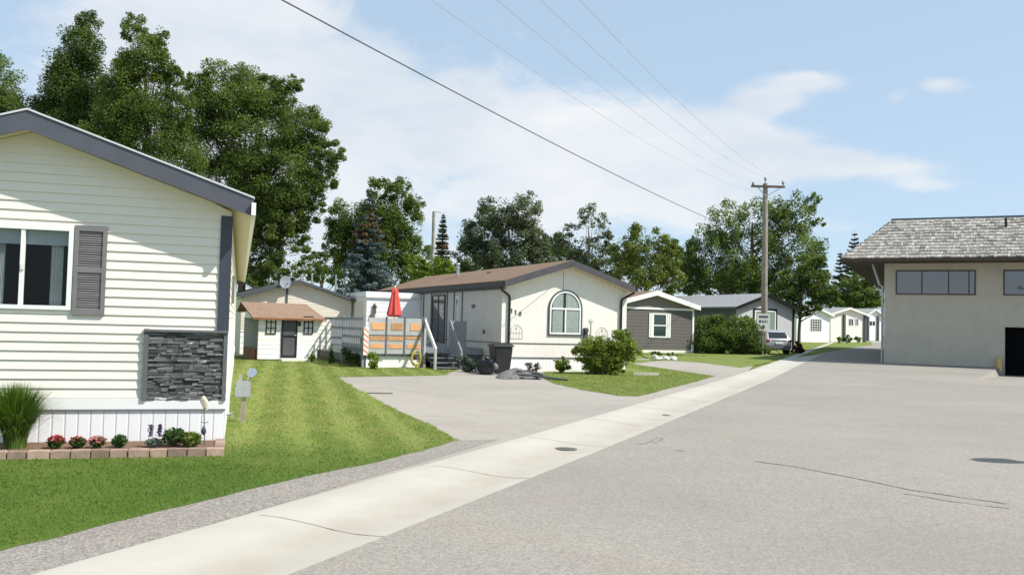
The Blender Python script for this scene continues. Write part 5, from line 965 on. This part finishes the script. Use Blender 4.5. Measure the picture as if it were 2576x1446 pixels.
wl=[(1180,'leftmost of the four thin wires across the sky'),(1330,'second from the left of the four thin wires across the sky'),(1432,'third from the left of the four thin wires across the sky'),(1522,'rightmost of the four thin wires across the sky')]
at0=[ins[0]-np.array([0,0,.6]),ins[0],ins[1],ins[2]]
for (vx,lb),q in zip(wl,at0): wire(lb,q,at(vx,0,21),.9,.0048,K['cableg'],1.3)
p=at(1087,700,66); pz=tz(p[0],p[1]); top=at(1087,532,66)[2]-pz; o=empty('utility_pole',(p[0],p[1],pz),0,'pale shorter wooden pole rising behind the brown roof, without crossarm','utility pole'); MB().tube([(0,0,-.1),(0,0,top)],.15,12,.12).build('pole',K['barkw'],o,smooth=True); MB().cyl((0,0,top-.02),(.55,0,top-.08),.02).build('bracket',K['dgrey'],o); MB().cyl((-.28,0,top-3.6),(-.28,0,top-2.5),.14,n=12).build('fuse_box',K['dgrey'],o)
# sign
p=at(1920,820,55.0); pz=tz(p[0],p[1]); sg=empty('street_sign',(p[0],p[1],pz),0,'white street sign on a thin post beside the hedge end','sign')
zt,zb_=at(1920,789,55)[2]-pz,at(1920,833,55)[2]-pz; wv=33/2*55/FV
MB().box(-wv,wv,-.03,-.015,zb_,zt).build('plate',K['offwhite'],sg,bev=.003); MB().box(-.03,.03,-.01,.04,-.1,zt).build('post',K['galv'],sg)
m=MB(); H_=zt-zb_
m.box(-wv*.72,wv*.72,-.036,-.031,zt-H_*.24,zt-H_*.10)
m.build('header_band',K['stframe'],sg)
m=MB(); m.box(-wv*.66,-wv*.34,-.036,-.031,zt-H_*.52,zt-H_*.36).box(-wv*.18,wv*.04,-.036,-.031,zt-H_*.52,zt-H_*.38).box(wv*.2,wv*.36,-.036,-.031,zt-H_*.52,zt-H_*.36).box(wv*.5,wv*.62,-.036,-.031,zt-H_*.50,zt-H_*.38)
m.prism([(0,zb_+H_*.08),(-wv*.28,zb_+H_*.28),(0,zb_+H_*.38),(wv*.28,zb_+H_*.28)],-.036,-.031); m.build('lettering',K['dgrey'],sg)
# street lamp outside the right edge, casting the short shadow on the lot
tip=G(2462,1157); hgt=6.0; off=hgt/math.tan(R(SUN_EL)); hx=tip[0]+math.sin(R(SUN_AZ))*off; hy=tip[1]+math.cos(R(SUN_AZ))*off
lp=empty('street_lamp',(hx+2.6,hy-.1,0),0,'street lamp just outside the right picture edge whose head shades the lot','street lamp')
MB().tube([(0,0,0),(0,0,6.0),(-.4,0,6.15),(-2.1,0.08,6.1)],.06,10,.03).build('pole',K['galv'],lp,smooth=True); MB().ball((-2.3,.1,6.05),(.36,.26,.16),1,.12,16,10).build('head',K['galv'],lp,smooth=True)
# ---------------------------------------------------------------- grass blades
def inpoly(P,poly):
    x,y=P[:,0],P[:,1]; r=np.zeros(len(P),bool); n=len(poly)
    for i in range(n):
        x1,y1=poly[i];x2,y2=poly[(i+1)%n]
        with np.errstate(divide='ignore',invalid='ignore'): c=((y1>y)!=(y2>y))&(x<(x2-x1)*(y-y1)/(y2-y1)+x1)
        r^=c
    return r
def grass(name,poly,seed,dmax,k=1.0,excl=()):
    rng=np.random.default_rng(seed); A=np.array(poly); x0,y0=A.min(0);x1,y1=A.max(0); out=[]
    y0=max(y0,4.5); y1=min(y1,dmax); yb=y0
    while yb<y1:
        ye=min(yb*1.15,y1); den=2600*k*(7/max(yb,6))**1.75; xa=max(x0,-.62*ye-1);xb=min(x1,.62*ye+1)
        if xb<=xa: yb=ye; continue
        n=int(den*(xb-xa)*(ye-yb)); P=np.stack([rng.uniform(xa,xb,n),rng.uniform(yb,ye,n)],1); out.append(P[inpoly(P,poly)]); yb=ye
    P=np.concatenate(out)
    for f,(a,b,c,d) in excl:
        q=np.concatenate([P,np.zeros((len(P),1))],1)-f.o; u=q@f.x; v=q@f.y; P=P[~((u>a)&(u<b)&(v>c)&(v<d))]
    P=P+rng.normal(size=P.shape)*.024; n=len(P); D=P[:,1]; z=np.array([tz(0,y) for y in D]); h=rng.uniform(.010,.024,n)*(1+.15*rng.random(n)); wd=(.0030*np.maximum(D/7,1))*rng.uniform(.7,1.3,n)
    a=rng.uniform(0,6.283,n); lx=rng.normal(size=n)*.014;ly=rng.normal(size=n)*.014; B=np.stack([P[:,0],P[:,1],z+.008],1); t=np.stack([np.cos(a)*wd,np.sin(a)*wd,np.zeros(n)],1)
    V=np.stack([B-t,B+t,B+np.stack([lx,ly,h],1)],1).reshape(-1,3).astype(np.float32)
    me=bpy.data.meshes.new(name); me.vertices.add(3*n); me.vertices.foreach_set('co',V.ravel()); me.loops.add(3*n); me.loops.foreach_set('vertex_index',np.arange(3*n,dtype=np.int32)); me.polygons.add(n); me.polygons.foreach_set('loop_start',np.arange(0,3*n,3,dtype=np.int32))
    t=me.attributes.new('tint','FLOAT','POINT'); t.data.foreach_set('value',np.repeat(rng.random(n),3).astype(np.float32)); me.materials.append(A_BLADE); me.update(calc_edges=True); o=bpy.data.objects.new(name,me); link(o); o['kind']='stuff'; o['label']='short mown lawn grass'; o['category']='grass'; print(name,n); return o
grass('grass_blades',LAWN_A,1,38,excl=[(LF,(-5,.03,-.98,25)),(SF,(-.1,W,-.0,3))])
grass('grass_blades',LAWN_B,2,40,excl=[(HF,(0.5,6,-.85,9))])
print('objects',len(bpy.data.objects))
